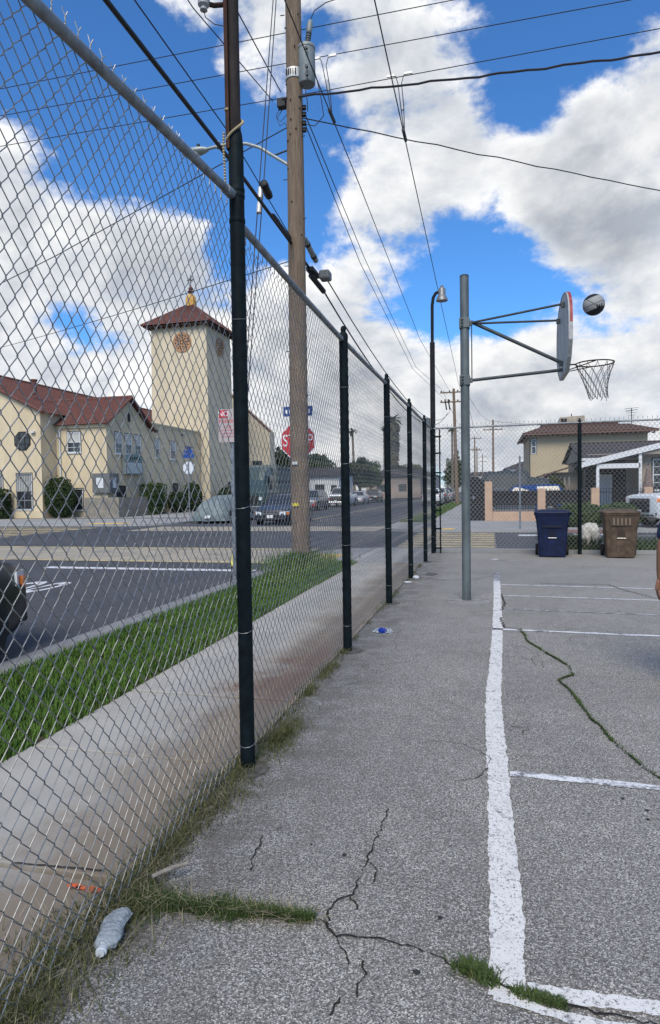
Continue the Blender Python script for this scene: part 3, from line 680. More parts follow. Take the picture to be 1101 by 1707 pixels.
for i in range(12):
    a = i*2*math.pi/12; x, y = rc.x+RR*math.cos(a), rc.y+RR*math.sin(a); hk.tube([(x,y,rc.z-.006),(x-.012*math.cos(a),y-.012*math.sin(a),rc.z-.03),(x+.004,y,rc.z-.028)], .0035, 4)
obj('net_hooks', hk, MATS['rim_iron'], rm)
def netp(a, t):
    r = RR*(1-0.50*(1-(1-t)**1.7)) ; sway = 0.045*t*t
    return (rc.x+r*math.cos(a)+sway, rc.y+r*math.sin(a), rc.z-.02-.42*t)
nm = MB()
for i in range(12):
    for s in (1, -1):
        pts = [netp(i*2*math.pi/12+s*t/9*4.2*2*math.pi/24*1.9*.5, t/9) for t in range(10)]
        if i % 3 == 0: pts.append((pts[-1][0]+random.uniform(-.03,.04), pts[-1][1]+random.uniform(-.03,.03), pts[-1][2]-random.uniform(.0,.04)))
        nm.tube(pts, .0036, 4)
obj('net', nm, mat('dirty_net_cord', (.105,.10,.098), .95, var=.4, scale=30), hp)
# ball in the air
ball = thing('basketball', 'two-tone black and grey basketball in the air right of the backboard', 'ball', (1.17, 8.0, 3.59))
def ballmat():
    g = NG('ball_leather'); x, y, z = g.sep()
    # light panel: a band of the ball facing down-left, black panels round it
    n = g.n('ShaderNodeVectorMath', operation='DOT_PRODUCT'); g.put(n.inputs[0], g.co); n.inputs[1].default_value = (-0.33, -0.10, 0.94)
    d = g.math('ABSOLUTE', g.math('ADD', n.outputs['Value'], -0.012)); f = g.rng(d, 0.064, 0.070)
    col = g.mix(f, (0.26, 0.26, 0.25), (0.008, 0.008, 0.012)); g.bump(g.vor(520, 'Distance'), 0.35, 0.002); return g.done(col, 0.6, 0.4)
mb = MB(); nu, nv = 32, 20
mb.lathe([(max(.0005, .121*math.sin(math.pi*i/nv)), -.121*math.cos(math.pi*i/nv)) for i in range(nv+1)], nu)
b_ = obj('ball_body', mb, ballmat(), ball, smooth=True, world=False)
view = (Vector((0,0,1.5))-Vector((1.17,8.0,3.59))).normalized(); M_BK = mat('ball_seam', (.006,.006,.007), .7)
def onball(u, v, r=.1215):
    zz = Vector((0.10,-0.90,-0.42)).normalized(); xx = Vector((0.97,0.1,0.02)); xx = (xx-zz*xx.dot(zz)).normalized(); yy = zz.cross(xx)
    return tuple((xx*u+yy*v+zz*math.sqrt(max(1e-6, r*r-u*u-v*v))))
wl = [(-.022,.028),(-.010,-.026),(.004,.020),(.018,-.026),(.034,.030)]; pts = []
for a, b in zip(wl[:-1], wl[1:]): pts += [onball(.028+a[0]+(b[0]-a[0])*i/4, a[1]+(b[1]-a[1])*i/4) for i in range(4)]
pts.append(onball(.028+wl[-1][0], wl[-1][1])); obj('mark', MB().tube(pts, .0055, 6), M_BK, ball, world=False)
for tilt in (0, 1):
    zz = Vector((.6,-.2,.77)).normalized() if tilt else Vector((-0.33,-0.10,0.94)).normalized(); xx = zz.orthogonal().normalized(); yy = zz.cross(xx)
    obj('seam', MB().tube([tuple((xx*math.cos(a)+yy*math.sin(a))*.121) for a in [i*2*math.pi/48 for i in range(48)]], .0022, 4, closed=True), M_BK, ball, world=False)

# ------------------------------------------------------------------ bins
def make_bin(name, label, col, loc, ribs, rotz=0):
    t = thing(name, label, 'bin', (0,0,0)); m = mat(name+'_'+'plastic'+str(col[2]), col, .6, var=.38, scale=7, bump=.08, spec=.3)
    dk = mat('bin_dark'+str(col[2]), tuple(c*.45 for c in col), .6); W0, W1, D0, D1, H = .27, .345, .28, .37, .93
    def ring(z, w, d, r=.05, yo=0):
        p = []
        for cx, cy, a0 in ((w-r,d-r,0),(-(w-r),d-r,90),(-(w-r),-(d-r),180),(w-r,-(d-r),270)):
            for k in range(4): a = rad(a0+30*k); p.append((cx+r*math.cos(a), cy+r*math.sin(a)+yo, z))
        return p
    body = obj('body', MB().loft([ring(0.02,W0,D0), ring(.05,W0+.004,D0+.004), ring(.55,.305,.325), ring(.80,.33,.355), ring(.84,.345,.37,.06), ring(H,.35,.375,.06)]), m, t, smooth=True, world=False)
    obj('lid', MB().loft([ring(H,.365,.39,.07), ring(H+.02,.372,.397,.07), ring(H+.045,.36,.385,.07), ring(H+.075,.27,.30,.07), ring(H+.08,.2,.22,.07)]), m, t, smooth=True, world=False)
    obj('lid_rim', MB().loft([ring(H-.035,.362,.388,.07), ring(H-.004,.368,.394,.07)]), m, t, smooth=True, world=False)
    obj('handle_bar', MB().tube([(-.26,.41,H-.02),(.26,.41,H-.02)], .014, 8), m, t, smooth=True, world=False)
    for s in (-1, 1):
        w = obj('wheel', MB().lathe([(.05,-.03),(.11,-.03),(.125,-.018),(.125,.018),(.11,.03),(.05,.03)], 20, (s*.315,.26,.125), 'x'), mat('bin_tyre', (.012,.012,.012), .8), t, smooth=True, world=False)
    # front recess with grab bar
    def fy(z): return -(D0+(D1-D0)*z/.84)
    obj('panel', MB().add([(-.10,fy(.06)-.012,.06),(.10,fy(.06)-.012,.06),(.075,fy(.40)-.008,.40),(.06,fy(.50)-.004,.50),(-.06,fy(.50)-.004,.50),(-.075,fy(.40)-.008,.40)], [(0,1,2,3,4,5)]).box(-.11,.11,fy(.03)-.012,fy(.03)+.05,.03,.06), m, t, world=False)
    obj('recess', MB().add([(-.075,fy(.43)-.006,.43),(.075,fy(.43)-.006,.43),(.072,fy(.52)-.006,.52),(.05,fy(.58)-.006,.575),(-.05,fy(.58)-.006,.575),(-.072,fy(.52)-.006,.52)], [(0,1,2,3,4,5)]), dk, t, world=False)
    obj('grab_bar', MB().tube([(-.085,fy(.42)-.025,.42),(.085,fy(.42)-.025,.42)], .008, 8), mat('bin_bar', (.55,.54,.50), .4, .3), t, smooth=True, world=False)
    if ribs:
        for k in range(5): obj('rib', MB().box(-.16+k*.075, -.13+k*.075, fy(.75)-.022, fy(.75)+.02, .69, .835), mat('bin_rib', (.17,.125,.09), .6), t, world=False, bevel=.004)
        obj('shoulder', MB().add([(-.25,fy(.86)-.01,.86),(.25,fy(.86)-.01,.86),(.20,fy(.67)-.008,.67),(-.20,fy(.67)-.008,.67)], [(0,1,2,3)]), mat('bin_shoulder', tuple(c*.8 for c in col), .6), t, world=False)
    else:
        obj('hot_stamp', MB().add([(-.20,fy(.70)-.006,.64),(.20,fy(.70)-.006,.64),(.21,fy(.72)-.006,.70),(-.21,fy(.72)-.006,.70)], [(0,1,2,3)]), dk, t, world=False)
    t.location = loc; t.rotation_euler = (0,0,rotz); return t
make_bin('wheeled_bin', 'blue wheeled bin in front of the end fence', (.005,.011,.042), (1.29, 14.62, 0), False, rad(-4))
make_bin('wheeled_bin', 'brown wheeled bin with ribbed front beside the end fence', (.085,.058,.038), (2.64, 14.60, 0), True, rad(-4))

# ------------------------------------------------------------------ litter
def lump(name, label, cat, c, r, m, seed, squash=(1,1,1), rotz=0, amp=.35, fr=3.0, sub=3):
    bm = bmesh.new(); bmesh.ops.create_icosphere(bm, subdivisions=sub, radius=1.0)
    for v in bm.verts:
        n = noise.noise(v.co*fr+Vector((seed,seed*2,0))); v.co *= 1+amp*n; v.co = Vector((v.co.x*squash[0], v.co.y*squash[1], v.co.z*squash[2]))*r
        v.co.z = max(v.co.z, -r*squash[2]*.6)
    me = bpy.data.meshes.new(name); bm.to_mesh(me); bm.free(); me.materials.append(m); o = bpy.data.objects.new(name, me); link(o); o.location = c; o.rotation_euler = (0,0,rotz)
    return tag(o, label, cat)
M_CLEAR = mat('crushed_plastic', (.62,.68,.70), .15, 0, trans=.55, var=.25, scale=30, bump=.6, bscale=45, spec=.6)
def bottle():
    t = thing('plastic_bottle', 'crushed clear plastic bottle lying at the foot of the fence', 'bottle', (-1.255, 1.93, 0))
    rings = []; prof = [(-.118,.012),(-.112,.03),(-.10,.034),(-.05,.035),(-.01,.031),(.02,.033),(.06,.036),(.085,.032),(.10,.020),(.106,.0145)]
    for i, (x, r) in enumerate(prof):
        ring = []
        for j in range(16):
            a = 2*math.pi*j/16; q = r*(1+.34*noise.noise(Vector((x*40, math.cos(a)*2, math.sin(a)*2)))); z = .028+q*math.sin(a)*(.72+.1*math.sin(x*60))
            ring.append((x, q*math.cos(a)*1.06+.006*math.sin(x*35), max(.001, z)))
        rings.append(ring)
    obj('bottle_body', MB().loft(rings), M_CLEAR, t, smooth=True, world=False)
    c = obj('neck', MB().lathe([(.0145,.104),(.0145,.116),(.0165,.118),(.0165,.122),(.0125,.124),(.0125,.134)], 16, (0,0,.026), 'x'), mat('bottle_neck', (.55,.58,.60), .3), t, smooth=True, world=False)
    t.rotation_euler = (0,0,rad(-77)); t.location = (-1.245, 1.865, 0.004); t.scale = (.80,1.12,.9)
bottle()
st = obj('stick', MB().tube([(-1.25,2.14,.05),(-1.20,2.20,.055),(-1.15,2.235,.06)], [.008,.009,.006], 8), mat('bleached_stick', (.25,.22,.18), .95, var=.3, scale=40), smooth=True); tag(st, 'bleached stick lying in the weeds above the crushed bottle', 'stick')
lt = thing('crumpled_wrapper', 'crumpled clear wrapper with blue label lying in the yard', 'litter', (-1.10, 6.60, 0))
def part_lump(name, m, c, r, seed, sq):
    o = lump(name, 'x', 'x', (0,0,0), r, m, seed, sq, 0, .5, 3.5); del o['label']; del o['category']; o.parent = lt; o.location = c
part_lump('film', M_CLEAR, (0,0,.018), .085, 2.0, (1.15,.6,.35)); part_lump('label_scrap', mat('blue_film', (.01,.035,.30), .35), (.0,-.03,.028), .045, 5.0, (1,.6,.7))
M_PAPER = mat('white_litter', (.62,.63,.64), .8)
lump('paper_scrap', 'white paper scrap at the foot of the fourth fence post', 'litter', (-1.22,10.72,.02), .055, M_PAPER, 3, (1,.7,.6))
lump('paper_scrap', 'flattened white scrap just before the fourth fence post', 'litter', (-1.29,10.2,.012), .05, M_PAPER, 8, (1.2,.6,.3))
sp = MB()
for cx, cy, rx, ry in ((-1.545,2.085,.035,.014),(-1.475,2.08,.022,.017),(-1.445,2.083,.020,.018),(-1.51,2.08,.03,.010)):
    ns = 16; sp.add([(cx+rx*math.cos(2*math.pi*i/ns)*(1+random.uniform(-.25,.25)), cy+ry*math.sin(2*math.pi*i/ns)*(1+random.uniform(-.25,.25)), .0075) for i in range(ns)], [tuple(range(ns))])
obj('spray_mark', sp, mat('orange_spray', (.85,.13,.035), .8, col2=(.40,.11,.05), scale=60), walk)
# small dark stains and leaves on the yard
for i in range(22):
    x, y = random.uniform(-1.0, 1.6), 1.9+random.random()**1.6*11; r = random.uniform(.004, .012)
    ns = 9; obj('gum_spot', MB().add([(x+r*math.cos(2*math.pi*k/ns)*random.uniform(.6,1.3), y+r*1.2*math.sin(2*math.pi*k/ns)*random.uniform(.6,1.3), .0055) for k in range(ns)], [tuple(range(ns))]), mat('gum_dark', (.03,.03,.032), .9), lot)
# grime ground into the yard at the foot of the posts and the hoop pole
M_GRIME = mat('ground_grime', (.060,.055,.048), 1.0, col2=(.16,.15,.135), scale=22)
for gx, gy, gr_ in ((-1.24,3.20,.085),(-1.25,5.80,.10),(-1.25,8.33,.10),(-1.25,10.72,.11),(-1.25,13.23,.11),(-1.02,11.3,.13),(.88,14.3,.0)):
    if gr_: ns = 22; obj('grime_patch', MB().add([(gx+gr_*(1+.45*noise.noise(Vector((math.cos(2*math.pi*k/ns)*2.2, math.sin(2*math.pi*k/ns)*2.2, gy))))*math.cos(2*math.pi*k/ns)*.85, gy+gr_*1.25*(1+.45*noise.noise(Vector((math.cos(2*math.pi*k/ns)*2.2, math.sin(2*math.pi*k/ns)*2.2, gy+3))))*math.sin(2*math.pi*k/ns), .0045) for k in range(ns)], [tuple(range(ns))]), M_GRIME, lot)
# pale lump of old bedding lying behind the end fence
lump('white_sack', 'lumpy white sack lying in the weeds left of the brown bin', 'sack', (2.20,15.75,.32), .30, mat('sack_white', (.55,.53,.48), .9, var=.2, scale=9), 4, (.8,.6,1.1), 0, .35, 2.5)
# ------------------------------------------------------------------ utility pole, street light, wires
M_WOOD = mat('weathered_pole_wood', (.225,.165,.115), .9, col2=(.115,.082,.056), scale=9, bump=.5, bscale=30, stretch=(6,6,.35))
M_BLK = mat('black_cable', (.012,.012,.013), .6)
M_LINE = mat('line_wire', (.022,.022,.024), .6)
M_TANK = mat('transformer_grey', (.20,.225,.225), .5, .1, var=.15, scale=5)
M_TAG = mat('aluminium_tag', (.55,.55,.52), .5, .4, var=.2, scale=20)
PX, PY = -3.74, 12.5
up = thing('utility_pole', 'tall wooden utility pole standing in weeds by the street corner', 'pole', (PX, PY, 0))
obj('shaft', MB().tube([(PX,PY,-.1),(PX-.005,PY,3),(PX+.01,PY,7),(PX+.015,PY,11),(PX+.02,PY,15)], [.195,.185,.170,.156,.145], 20), M_WOOD, up, smooth=True)
obj('number_band', MB().lathe([(.176,9.62),(.180,9.63),(.180,9.80),(.176,9.81)], 20, (PX+.012,PY,0)), M_TAG, up, smooth=True)
for k in range(5): obj('band_mark', MB().box(PX-.10+k*.045, PX-.082+k*.045, PY-.186, PY-.160, 9.66, 9.77), M_CRACK, up)
for k, z in enumerate((2.6,3.4,4.3,5.2,6.0,6.9,7.7,8.5,9.2,10.1,10.9)):
    s = 1 if k % 2 else -1; obj('step_bolt', MB().tube([(PX+s*.15,PY-.05,z),(PX+s*.235,PY-.06,z)], .009, 6), M_HD, up)
for k in range(14):
    z = random.uniform(6.5, 11.5); a = random.uniform(-2.6,-.5); obj('bolt_hole', MB().lathe([(.016,-.004),(.016,.004)], 8, (PX+.17*math.cos(a)+.01, PY+.178*math.sin(a), z), 'y'), M_CRACK, up)
for z in (1.22, 2.05): obj('reflector_tag', MB().box(PX-.10, PX+.02, PY-.222, PY-.196, z-.03, z+.03), mat('yellow_tag', (.60,.50,.05), .5) if z < 1.5 else M_TAG, up)
tr = thing('transformer', 'grey cylindrical transformer hung on the utility pole', 'transformer', (PX+.34, PY+.02, 9.45))
tx, ty = PX+.28, PY-.02
obj('tank', MB().lathe([(.155,9.50),(.168,9.52),(.168,10.16),(.178,10.17),(.178,10.21),(.16,10.24),(.05,10.27)], 26, (tx,ty,0)), M_TANK, tr, smooth=True)
obj('bushing', MB().tube([(tx+.02,ty,10.26),(tx+.06,ty,10.52)], .035, 10), M_TANK, tr, smooth=True)
sh = MB()
for k in range(5): sh.tube([(tx+.022+k*.008,ty,10.29+k*.045),(tx+.025+k*.008,ty,10.305+k*.045)], .055, 12)
obj('bushing_sheds', sh, mat('bushing_grey', (.10,.105,.11), .4), tr, smooth=True)
obj('bushing_cap', MB().tube([(tx+.055,ty,10.50),(tx+.075,ty,10.62),(tx+.085,ty,10.70),(tx+.088,ty,10.73)], [.055,.06,.05,.025], 12), M_TANK, tr, smooth=True)
for z in (9.65, 10.0): obj('bracket', MB().box(PX+.10, tx-.12, PY-.05, PY+.05, z-.04, z+.04), M_HD, tr)
for z in (9.55, 9.7, 10.05): obj('secondary_stud', MB().lathe([(.03,0),(.03,.05),(.015,.08)], 8, (tx+.06,ty-.26,z), 'y'), M_HD, tr)
obj('lead_wire', MB().tube([(tx+.088,ty,10.73),(tx+.18,ty-.02,10.88),(tx+.40,ty,11.0),(tx+.72,ty+.1,11.12),(tx+.95,ty+.3,11.5)], .009, 6), M_LINE, tr, smooth=True)
obj('drop_lead', MB().tube([(tx-.02,ty-.1,9.44),(tx+.03,ty-.1,9.1),(tx+.02,ty-.05,8.95)], .009, 6).tube([(tx+.18,ty-.1,9.7),(tx+.30,ty-.1,9.2),(tx+.33,ty,8.85),(tx+.15,ty,8.68),(tx-.15,ty,8.78)], .009, 6), M_LINE, tr, smooth=True)
# insulator racks
rk = thing('insulator_rack', 'cluster of insulators and clamps at the top of the utility pole', 'insulators', (PX, PY, 9.1))
obj('rack_block', MB().box(PX-.33, PX-.16, PY-.10, PY+.05, 9.12, 9.30), M_LINE, rk, bevel=.02)
for z in (8.62,8.75,8.92,9.05): obj('spool_insulator', MB().lathe([(.03,-.04),(.05,-.03),(.035,0),(.05,.03),(.03,.04)], 10, (PX+.22,PY-.05,z)), M_LINE, rk, smooth=True)
obj('loop_leads', MB().tube([(PX-.25,PY,9.1),(PX-.36,PY-.02,8.95),(PX-.30,PY,8.8),(PX-.2,PY,8.85),(PX-.12,PY,8.7)], .008, 5).tube([(PX-.3,PY,9.15),(PX-.38,PY,9.0),(PX-.28,PY,8.88),(PX-.16,PY,9.0)], .007, 5), M_LINE, rk, smooth=True)
# street light on the pole
sl = thing('street_light', 'cobra-head street light on a curved arm from the utility pole', 'street light', (PX, PY, 8.0))
M_SL = mat('lamp_grey', (.30,.33,.32), .5, .3, var=.15, scale=8)
ap = [(PX-.15,PY,8.02),(-4.20,PY,8.24),(-4.48,PY,8.44),(-4.75,PY,8.55),(-5.0,PY,8.60),(-5.3,PY,8.60),(-5.62,PY,8.57)]
obj('arm', MB().tube(ap, .032, 10), M_SL, sl, smooth=True)
obj('arm_brace', MB().tube([(PX-.15,PY,8.3),(-4.22,PY,8.23)], .018, 8), M_HD, sl)
rg = []
for x, ry, rz, dz in ((-5.60,.04,.035,0),(-5.68,.085,.06,0),(-5.82,.13,.075,-.01),(-6.0,.14,.075,-.015),(-6.14,.09,.05,-.02),(-6.18,.03,.02,-.02)):
    rg.append([(x, PY+ry*math.cos(2*math.pi*j/14), 8.56+dz+rz*math.sin(2*math.pi*j/14)) for j in range(14)])
hd = obj('lamp_head', MB().loft(rg), M_SL, sl, smooth=True)
obj('lens', MB().lathe([(.10,8.42),(.13,8.46),(.13,8.50)], 16, (-5.92,PY,0)), mat('lamp_lens', (.35,.36,.34), .2), hd, smooth=True)
obj('photocell', MB().lathe([(.035,8.62),(.035,8.69),(.02,8.70)], 10, (-5.82,PY,0)), M_BLK, hd)
obj('clamp_knuckle', MB().box(-5.42,-5.34,PY-.05,PY+.05,8.55,8.68), M_SL, sl, bevel=.01)
# guy wire with yellow guard
gw = thing('guy_wire', 'twin guy wire with yellow plastic guard anchored beside the sign post', 'guy wire', (-3.9, 9.45, 0))
ga, gb = Vector((-3.99,9.45,0)), Vector((-3.80,12.4,14.0))
def gp(t, dx=0): q = ga.lerp(gb, t); return (q.x+dx, q.y, q.z)
obj('strand', MB().tube([gp(0,-.02), gp(.5,-.03), gp(1,-.02)], .009, 6), M_LINE, gw); obj('strand', MB().tube([gp(.05,.03), gp(.5,.05), gp(1,.02)], .009, 6), M_LINE, gw)
obj('guard', MB().tube([gp(.022), gp(.045), gp(.13)], [.038,.032,.022], 10), mat('yellow_guard', (.62,.56,.14), .5, var=.3, scale=14), gw, smooth=True)
for t in (.455, .475): obj('insulator', MB().tube([gp(t), gp(t+.014)], .045, 10), M_TAG, gw, smooth=True)
# cables and conductors, each with its sag
def wire(label, pts, r, n=5, sag=0.0, steps=18, m=M_LINE, name='overhead_wire'):
    P_ = []
    for a, b in zip(pts[:-1], pts[1:]):
        a, b = Vector(a), Vector(b)
        for i in range(steps):
            t = i/steps; q = a.lerp(b, t); q.z -= sag*4*t*(1-t); P_.append(q)
    P_.append(Vector(pts[-1])); o = obj(name, MB().tube(P_, r, n), m, smooth=True); return tag(o, label, 'wire')
wire('thick black cable bundle passing the utility pole above the fence rail', [(-3.8,-25,6.9),(-3.8,9.3,6.53),(-3.8,13.85,6.34)], .030, 8, sag=.0, m=M_BLK)
wire('thick black cable running on from the utility pole down the street', [(-3.8,13.85,6.34),(-3.9,62,8.6)], .022, 6, sag=2.1, m=M_BLK)
wire('thin cable above the thick black cable left of the utility pole', [(-3.8,-25,7.6),(-3.8,9.32,6.92),(-3.8,12.5,6.5)], .009, m=M_BLK)
wire('second black cable leaving the grey splice box down the street', [(-3.55,14.3,6.25),(-3.6,62,8.9)], .016, 6, sag=1.9, m=M_BLK)
wire('uppermost of the three straight wires crossing high over the street', [(-60,16.5,13.5),(50,16.5,13.5)], .011)
wire('middle of the three straight wires crossing high over the street', [(-60,16.5,12.72),(50,16.5,12.72)], .011)
wire('lowest of the three straight wires crossing high over the street', [(-60,16.5,11.80),(-3.97,16.5,11.85),(50,16.5,12.6)], .011)
def wavy(label, pts, r): # lashed drop
    o = wire(label, pts, r); 
    for v in o.data.vertices: v.co.z += .012*math.sin(v.co.x*5.1)+.008*math.sin(v.co.x*11)
    return o
wavy('wavy twisted service cable running right from the top of the utility pole', [(-3.95,12.4,9.26),(.07,12.4,9.05),(2.89,12.4,8.95),(16,12.4,8.6)], .021)
wavy('wavy thin service drop falling to the right across the clouds', [(PX+.2,12.45,8.85),(3.97,17,8.5),(16,24.5,8.1)], .012)
wire('single wire running overhead down the middle of the sky', [(-1.45,-12,9.3),(-2.16,47,9.0),(-2.9,120,11)], .012)
wire('wire running from beside the transformer down the street', [(-2.95,2,9.1),(-3.08,15.85,9.0),(-3.38,32.57,9.0),(-3.3,62,10)], .011)
wire('left wire of the close pair leaving the utility pole down the street', [(PX+.2,12.6,8.8),(-4.1,20.9,8.95),(-4.6,40,8.9),(-4.2,62,10)], .011)
wire('right wire of the close pair leaving the utility pole down the street', [(PX+.22,12.6,8.95),(-3.95,20.9,9.08),(-4.4,40,9.0),(-3.9,62,10.4)], .011)
wire('wire rising steeply up and left from the utility pole insulator', [(-3.98,12.4,9.4),(-3.95,8.7,9.3),(-3.9,-8,9.2)], .011)
wire('slack wire entering the utility pole insulator from the left', [(-4.15,12.4,9.25),(-4.6,9.8,9.3),(-5.4,-8,9.6)], .010)
wire('service drop passing the street light towards the church', [(PX-.05,12.45,8.75),(-10.4,14,7.4),(-18,15.9,6.2)], .011, sag=.0)
wire('low service drop from the pole to the left behind the mesh', [(PX-.1,12.45,6.1),(-19.06,22,7.4),(-40,35.2,9.2)], .010, sag=.05)
def tap(label, a, b):
    t = thing('line_tap', label, 'wire tap', a); a, b = Vector(a), Vector(b)
    for s in (-1, 1):
        obj('tap_wire', MB().tube([a+Vector((s*.22,0,.0)), a+Vector((s*.10,0,-.03)), a+Vector((s*.045,0,-.22)), a.lerp(b,.55)+Vector((s*.035,0,0)), b], .011, 5), M_LINE, t, smooth=True)
        obj('connector', MB().box(a.x+s*.22-.10, a.x+s*.22+.10, a.y-.02, a.y+.02, a.z-.02, a.z+.03), M_TAG, t)
    obj('tap_insulator', MB().tube([a.lerp(b,.45), a.lerp(b,.62)], .022, 8), M_TAG, t, smooth=True); obj('tap_clamp', MB().tube([b+Vector((0,-.25,0)), b+Vector((0,.2,0))], .035, 6), M_LINE, t)
tap('wire tap hanging from the middle high wire right of the transformer', (-4.1,16.5,12.70), (-3.06,12.9,9.05))
tap('wire tap hanging from the lowest high wire in mid sky', (-2.15,16.5,11.93), (-1.72,13.9,9.0))
# splice cases on the cables
def splice(label, a, b, r, m=M_TANK):
    t = thing('splice_case', label, 'splice case', a); a, b = Vector(a), Vector(b)
    obj('case', MB().tube([a, a.lerp(b,.06), a.lerp(b,.5), a.lerp(b,.94), b], [r*.5,r,r*1.02,r,r*.5], 12), m, t, smooth=True)
    for k in (.25,.75): obj('strap', MB().tube([a.lerp(b,k-.04), a.lerp(b,k+.04)], r*1.12, 12), M_BLK, t, smooth=True)
splice('black splice case on the cable just left of the utility pole', (-3.82,10.8,6.90), (-3.82,11.15,6.78), .068, M_BLK)
splice('grey splice case on the cable right of the utility pole', (-3.66,12.8,6.66), (-3.62,13.6,6.44), .058)
splice('thin black splice on the thick cable left of the utility pole', (-3.8,11.2,6.50), (-3.8,12.3,6.44), .045, M_BLK)
sb = thing('cable_terminal', 'pale grey terminal box on the cable right of the utility pole', 'terminal box', (-3.55,14.1,6.2))
obj('box', MB().box(-3.66,-3.42,13.9,14.2,6.18,6.38), mat('terminal_grey', (.13,.135,.135), .5, var=.25, scale=8), sb, bevel=.04); obj('lower_case', MB().tube([(-3.78,13.7,6.2),(-3.70,14.5,6.08)], .06, 10), M_BLK, sb, smooth=True)
obj('hanger', MB().box(-3.86,-3.7,13.6,14.2,6.28,6.36), M_BLK, sb)
# yard lamp in the fence corner
yl = thing('yard_lamp', 'dark lamp post with hooked top standing in the corner of the fences', 'lamp post', (-1.30, 15.22, 0))
M_LP = mat('lamp_post_paint', (.014,.016,.018), .7, .0, var=.25, scale=10, spec=.15)
obj('shaft', MB().tube([(-1.30,15.22,-.05),(-1.29,15.22,4.9)], [.062,.058], 14), M_LP, yl, smooth=True)
obj('hook', MB().tube([(-1.29,15.22,4.88),(-1.285,15.22,5.75),(-1.26,15.22,5.93),(-1.20,15.22,6.03),(-1.13,15.22,6.05)], .036, 12), M_LP, yl, smooth=True)
obj('lamp_head', MB().lathe([(.135,5.84),(.13,5.88),(.10,5.95),(.085,5.97),(.085,6.10),(.07,6.13),(.035,6.13),(.035,6.19)], 18, (-1.06,15.22,0)), mat('lamp_head_grey', (.20,.205,.21), .45, .4, var=.2, scale=9), yl, smooth=True)
obj('control_box', MB().box(-1.46,-1.36,15.12,15.28,2.92,3.15), M_HP, yl, bevel=.01)
# ------------------------------------------------------------------ signs
M_SPOST = mat('sign_post_steel', (.22,.24,.26), .5, .6, var=.2, scale=20); M_SW = mat('sign_white', (.40,.35,.34), .6); M_SR = mat('sign_red', (.50,.025,.035), .45); M_SB = mat('sign_blue', (.012,.055,.24), .45)
M_SWR = mat('sign_white_reflective', (.80,.80,.80), .5)
np_ = thing('parking_sign', 'white and red no parking sign on a grey post behind the fence', 'sign', (-3.93, 9.45, 0))
obj('post', MB().box(-3.955,-3.905,9.43,9.48,-.1,2.62), M_SPOST, np_); obj('panel', MB().box(-4.14,-3.79,9.405,9.415,2.27,2.79), M_SW, np_, bevel=.004)
obj('red_block', MB().box(-4.125,-3.98,9.400,9.4045,2.655,2.775), M_SR, np_); RX = (rad(90),0,0)
text('letters', 'NO', .115, M_SWR, np_, (-4.052,9.3985,2.715), RX, .001); text('letters', 'PARKING', .078, M_SR, np_, (-3.965,9.403,2.60), RX, .001)
text('letters', '7 TO', .062, M_SR, np_, (-3.99,9.403,2.51), RX, .001)
for k in range(3): obj('fine_print', MB().box(-4.11,-3.83,9.4015,9.4045,2.455-k*.05,2.475-k*.05), mat('sign_print', (.45,.22,.24), .6), np_)
ss = thing('stop_sign', 'red octagonal stop sign with blue street name plate behind the utility pole', 'sign', (-4.0, 13.3, 0))
sx, sy, sz = -4.015, 13.3, 2.57
obj('post', MB().box(sx-.03,sx+.03,sy,sy+.05,-.1,3.42), M_SPOST, ss)
oc = lambda r: [(sx+r*math.cos(rad(22.5+45*k)), sz+r*math.sin(rad(22.5+45*k))) for k in range(8)]
obj('rim', MB().prism(oc(.412), sy-.012, sy-.004, 'y'), M_SWR, ss); face = obj('face', MB().prism(oc(.392), sy-.016, sy-.0125, 'y'), M_SR, ss)
text('letters', 'STOP', .36, M_SWR, ss, (sx, sy-.0175, sz), RX, .001, (.80,1,1))
nm_ = obj('name_plate', MB().box(-4.33,-3.68,sy-.015,sy-.008,3.10,3.31), M_SB, ss); obj('name_plate', MB().box(sx-.004,sx+.004,sy-.35,sy+.35,3.33,3.53), M_SB, ss)
for k in range(7): obj('name_marks', MB().box(-4.28+k*.085,-4.24+k*.085,sy-.018,sy-.0155,3.16,3.24), M_SWR, nm_)
bs = thing('stop_sign', 'back of a pale octagonal sign with blue plates at the church corner', 'sign', (-18.6, 37.5, 0))
sx, sy, sz = -18.62, 37.5, 3.05
obj('post', MB().box(sx-.03,sx+.03,sy,sy+.05,-.1,4.35), M_SPOST, bs); obj('face', MB().prism(oc(.42), sy+.055, sy+.07, 'y'), mat('sign_back', (.62,.64,.66), .5, .2), bs)
obj('name_plate', MB().box(sx-.42,sx+.42,sy-.01,sy-.002,3.68,3.92), M_SB, bs); obj('name_plate', MB().box(sx-.30,sx+.36,sy-.012,sy-.004,3.95,4.18), M_SB, bs); obj('name_plate', MB().box(sx-.004,sx+.004,sy-.4,sy+.4,4.2,4.42), M_SB, bs)
fp = obj('steel_post', MB().cyl(1.03, 24.0, -.05, 2.62, .035, 10), M_SPOST, smooth=True); tag(fp, 'bare steel post standing on the pavement across the street', 'post')
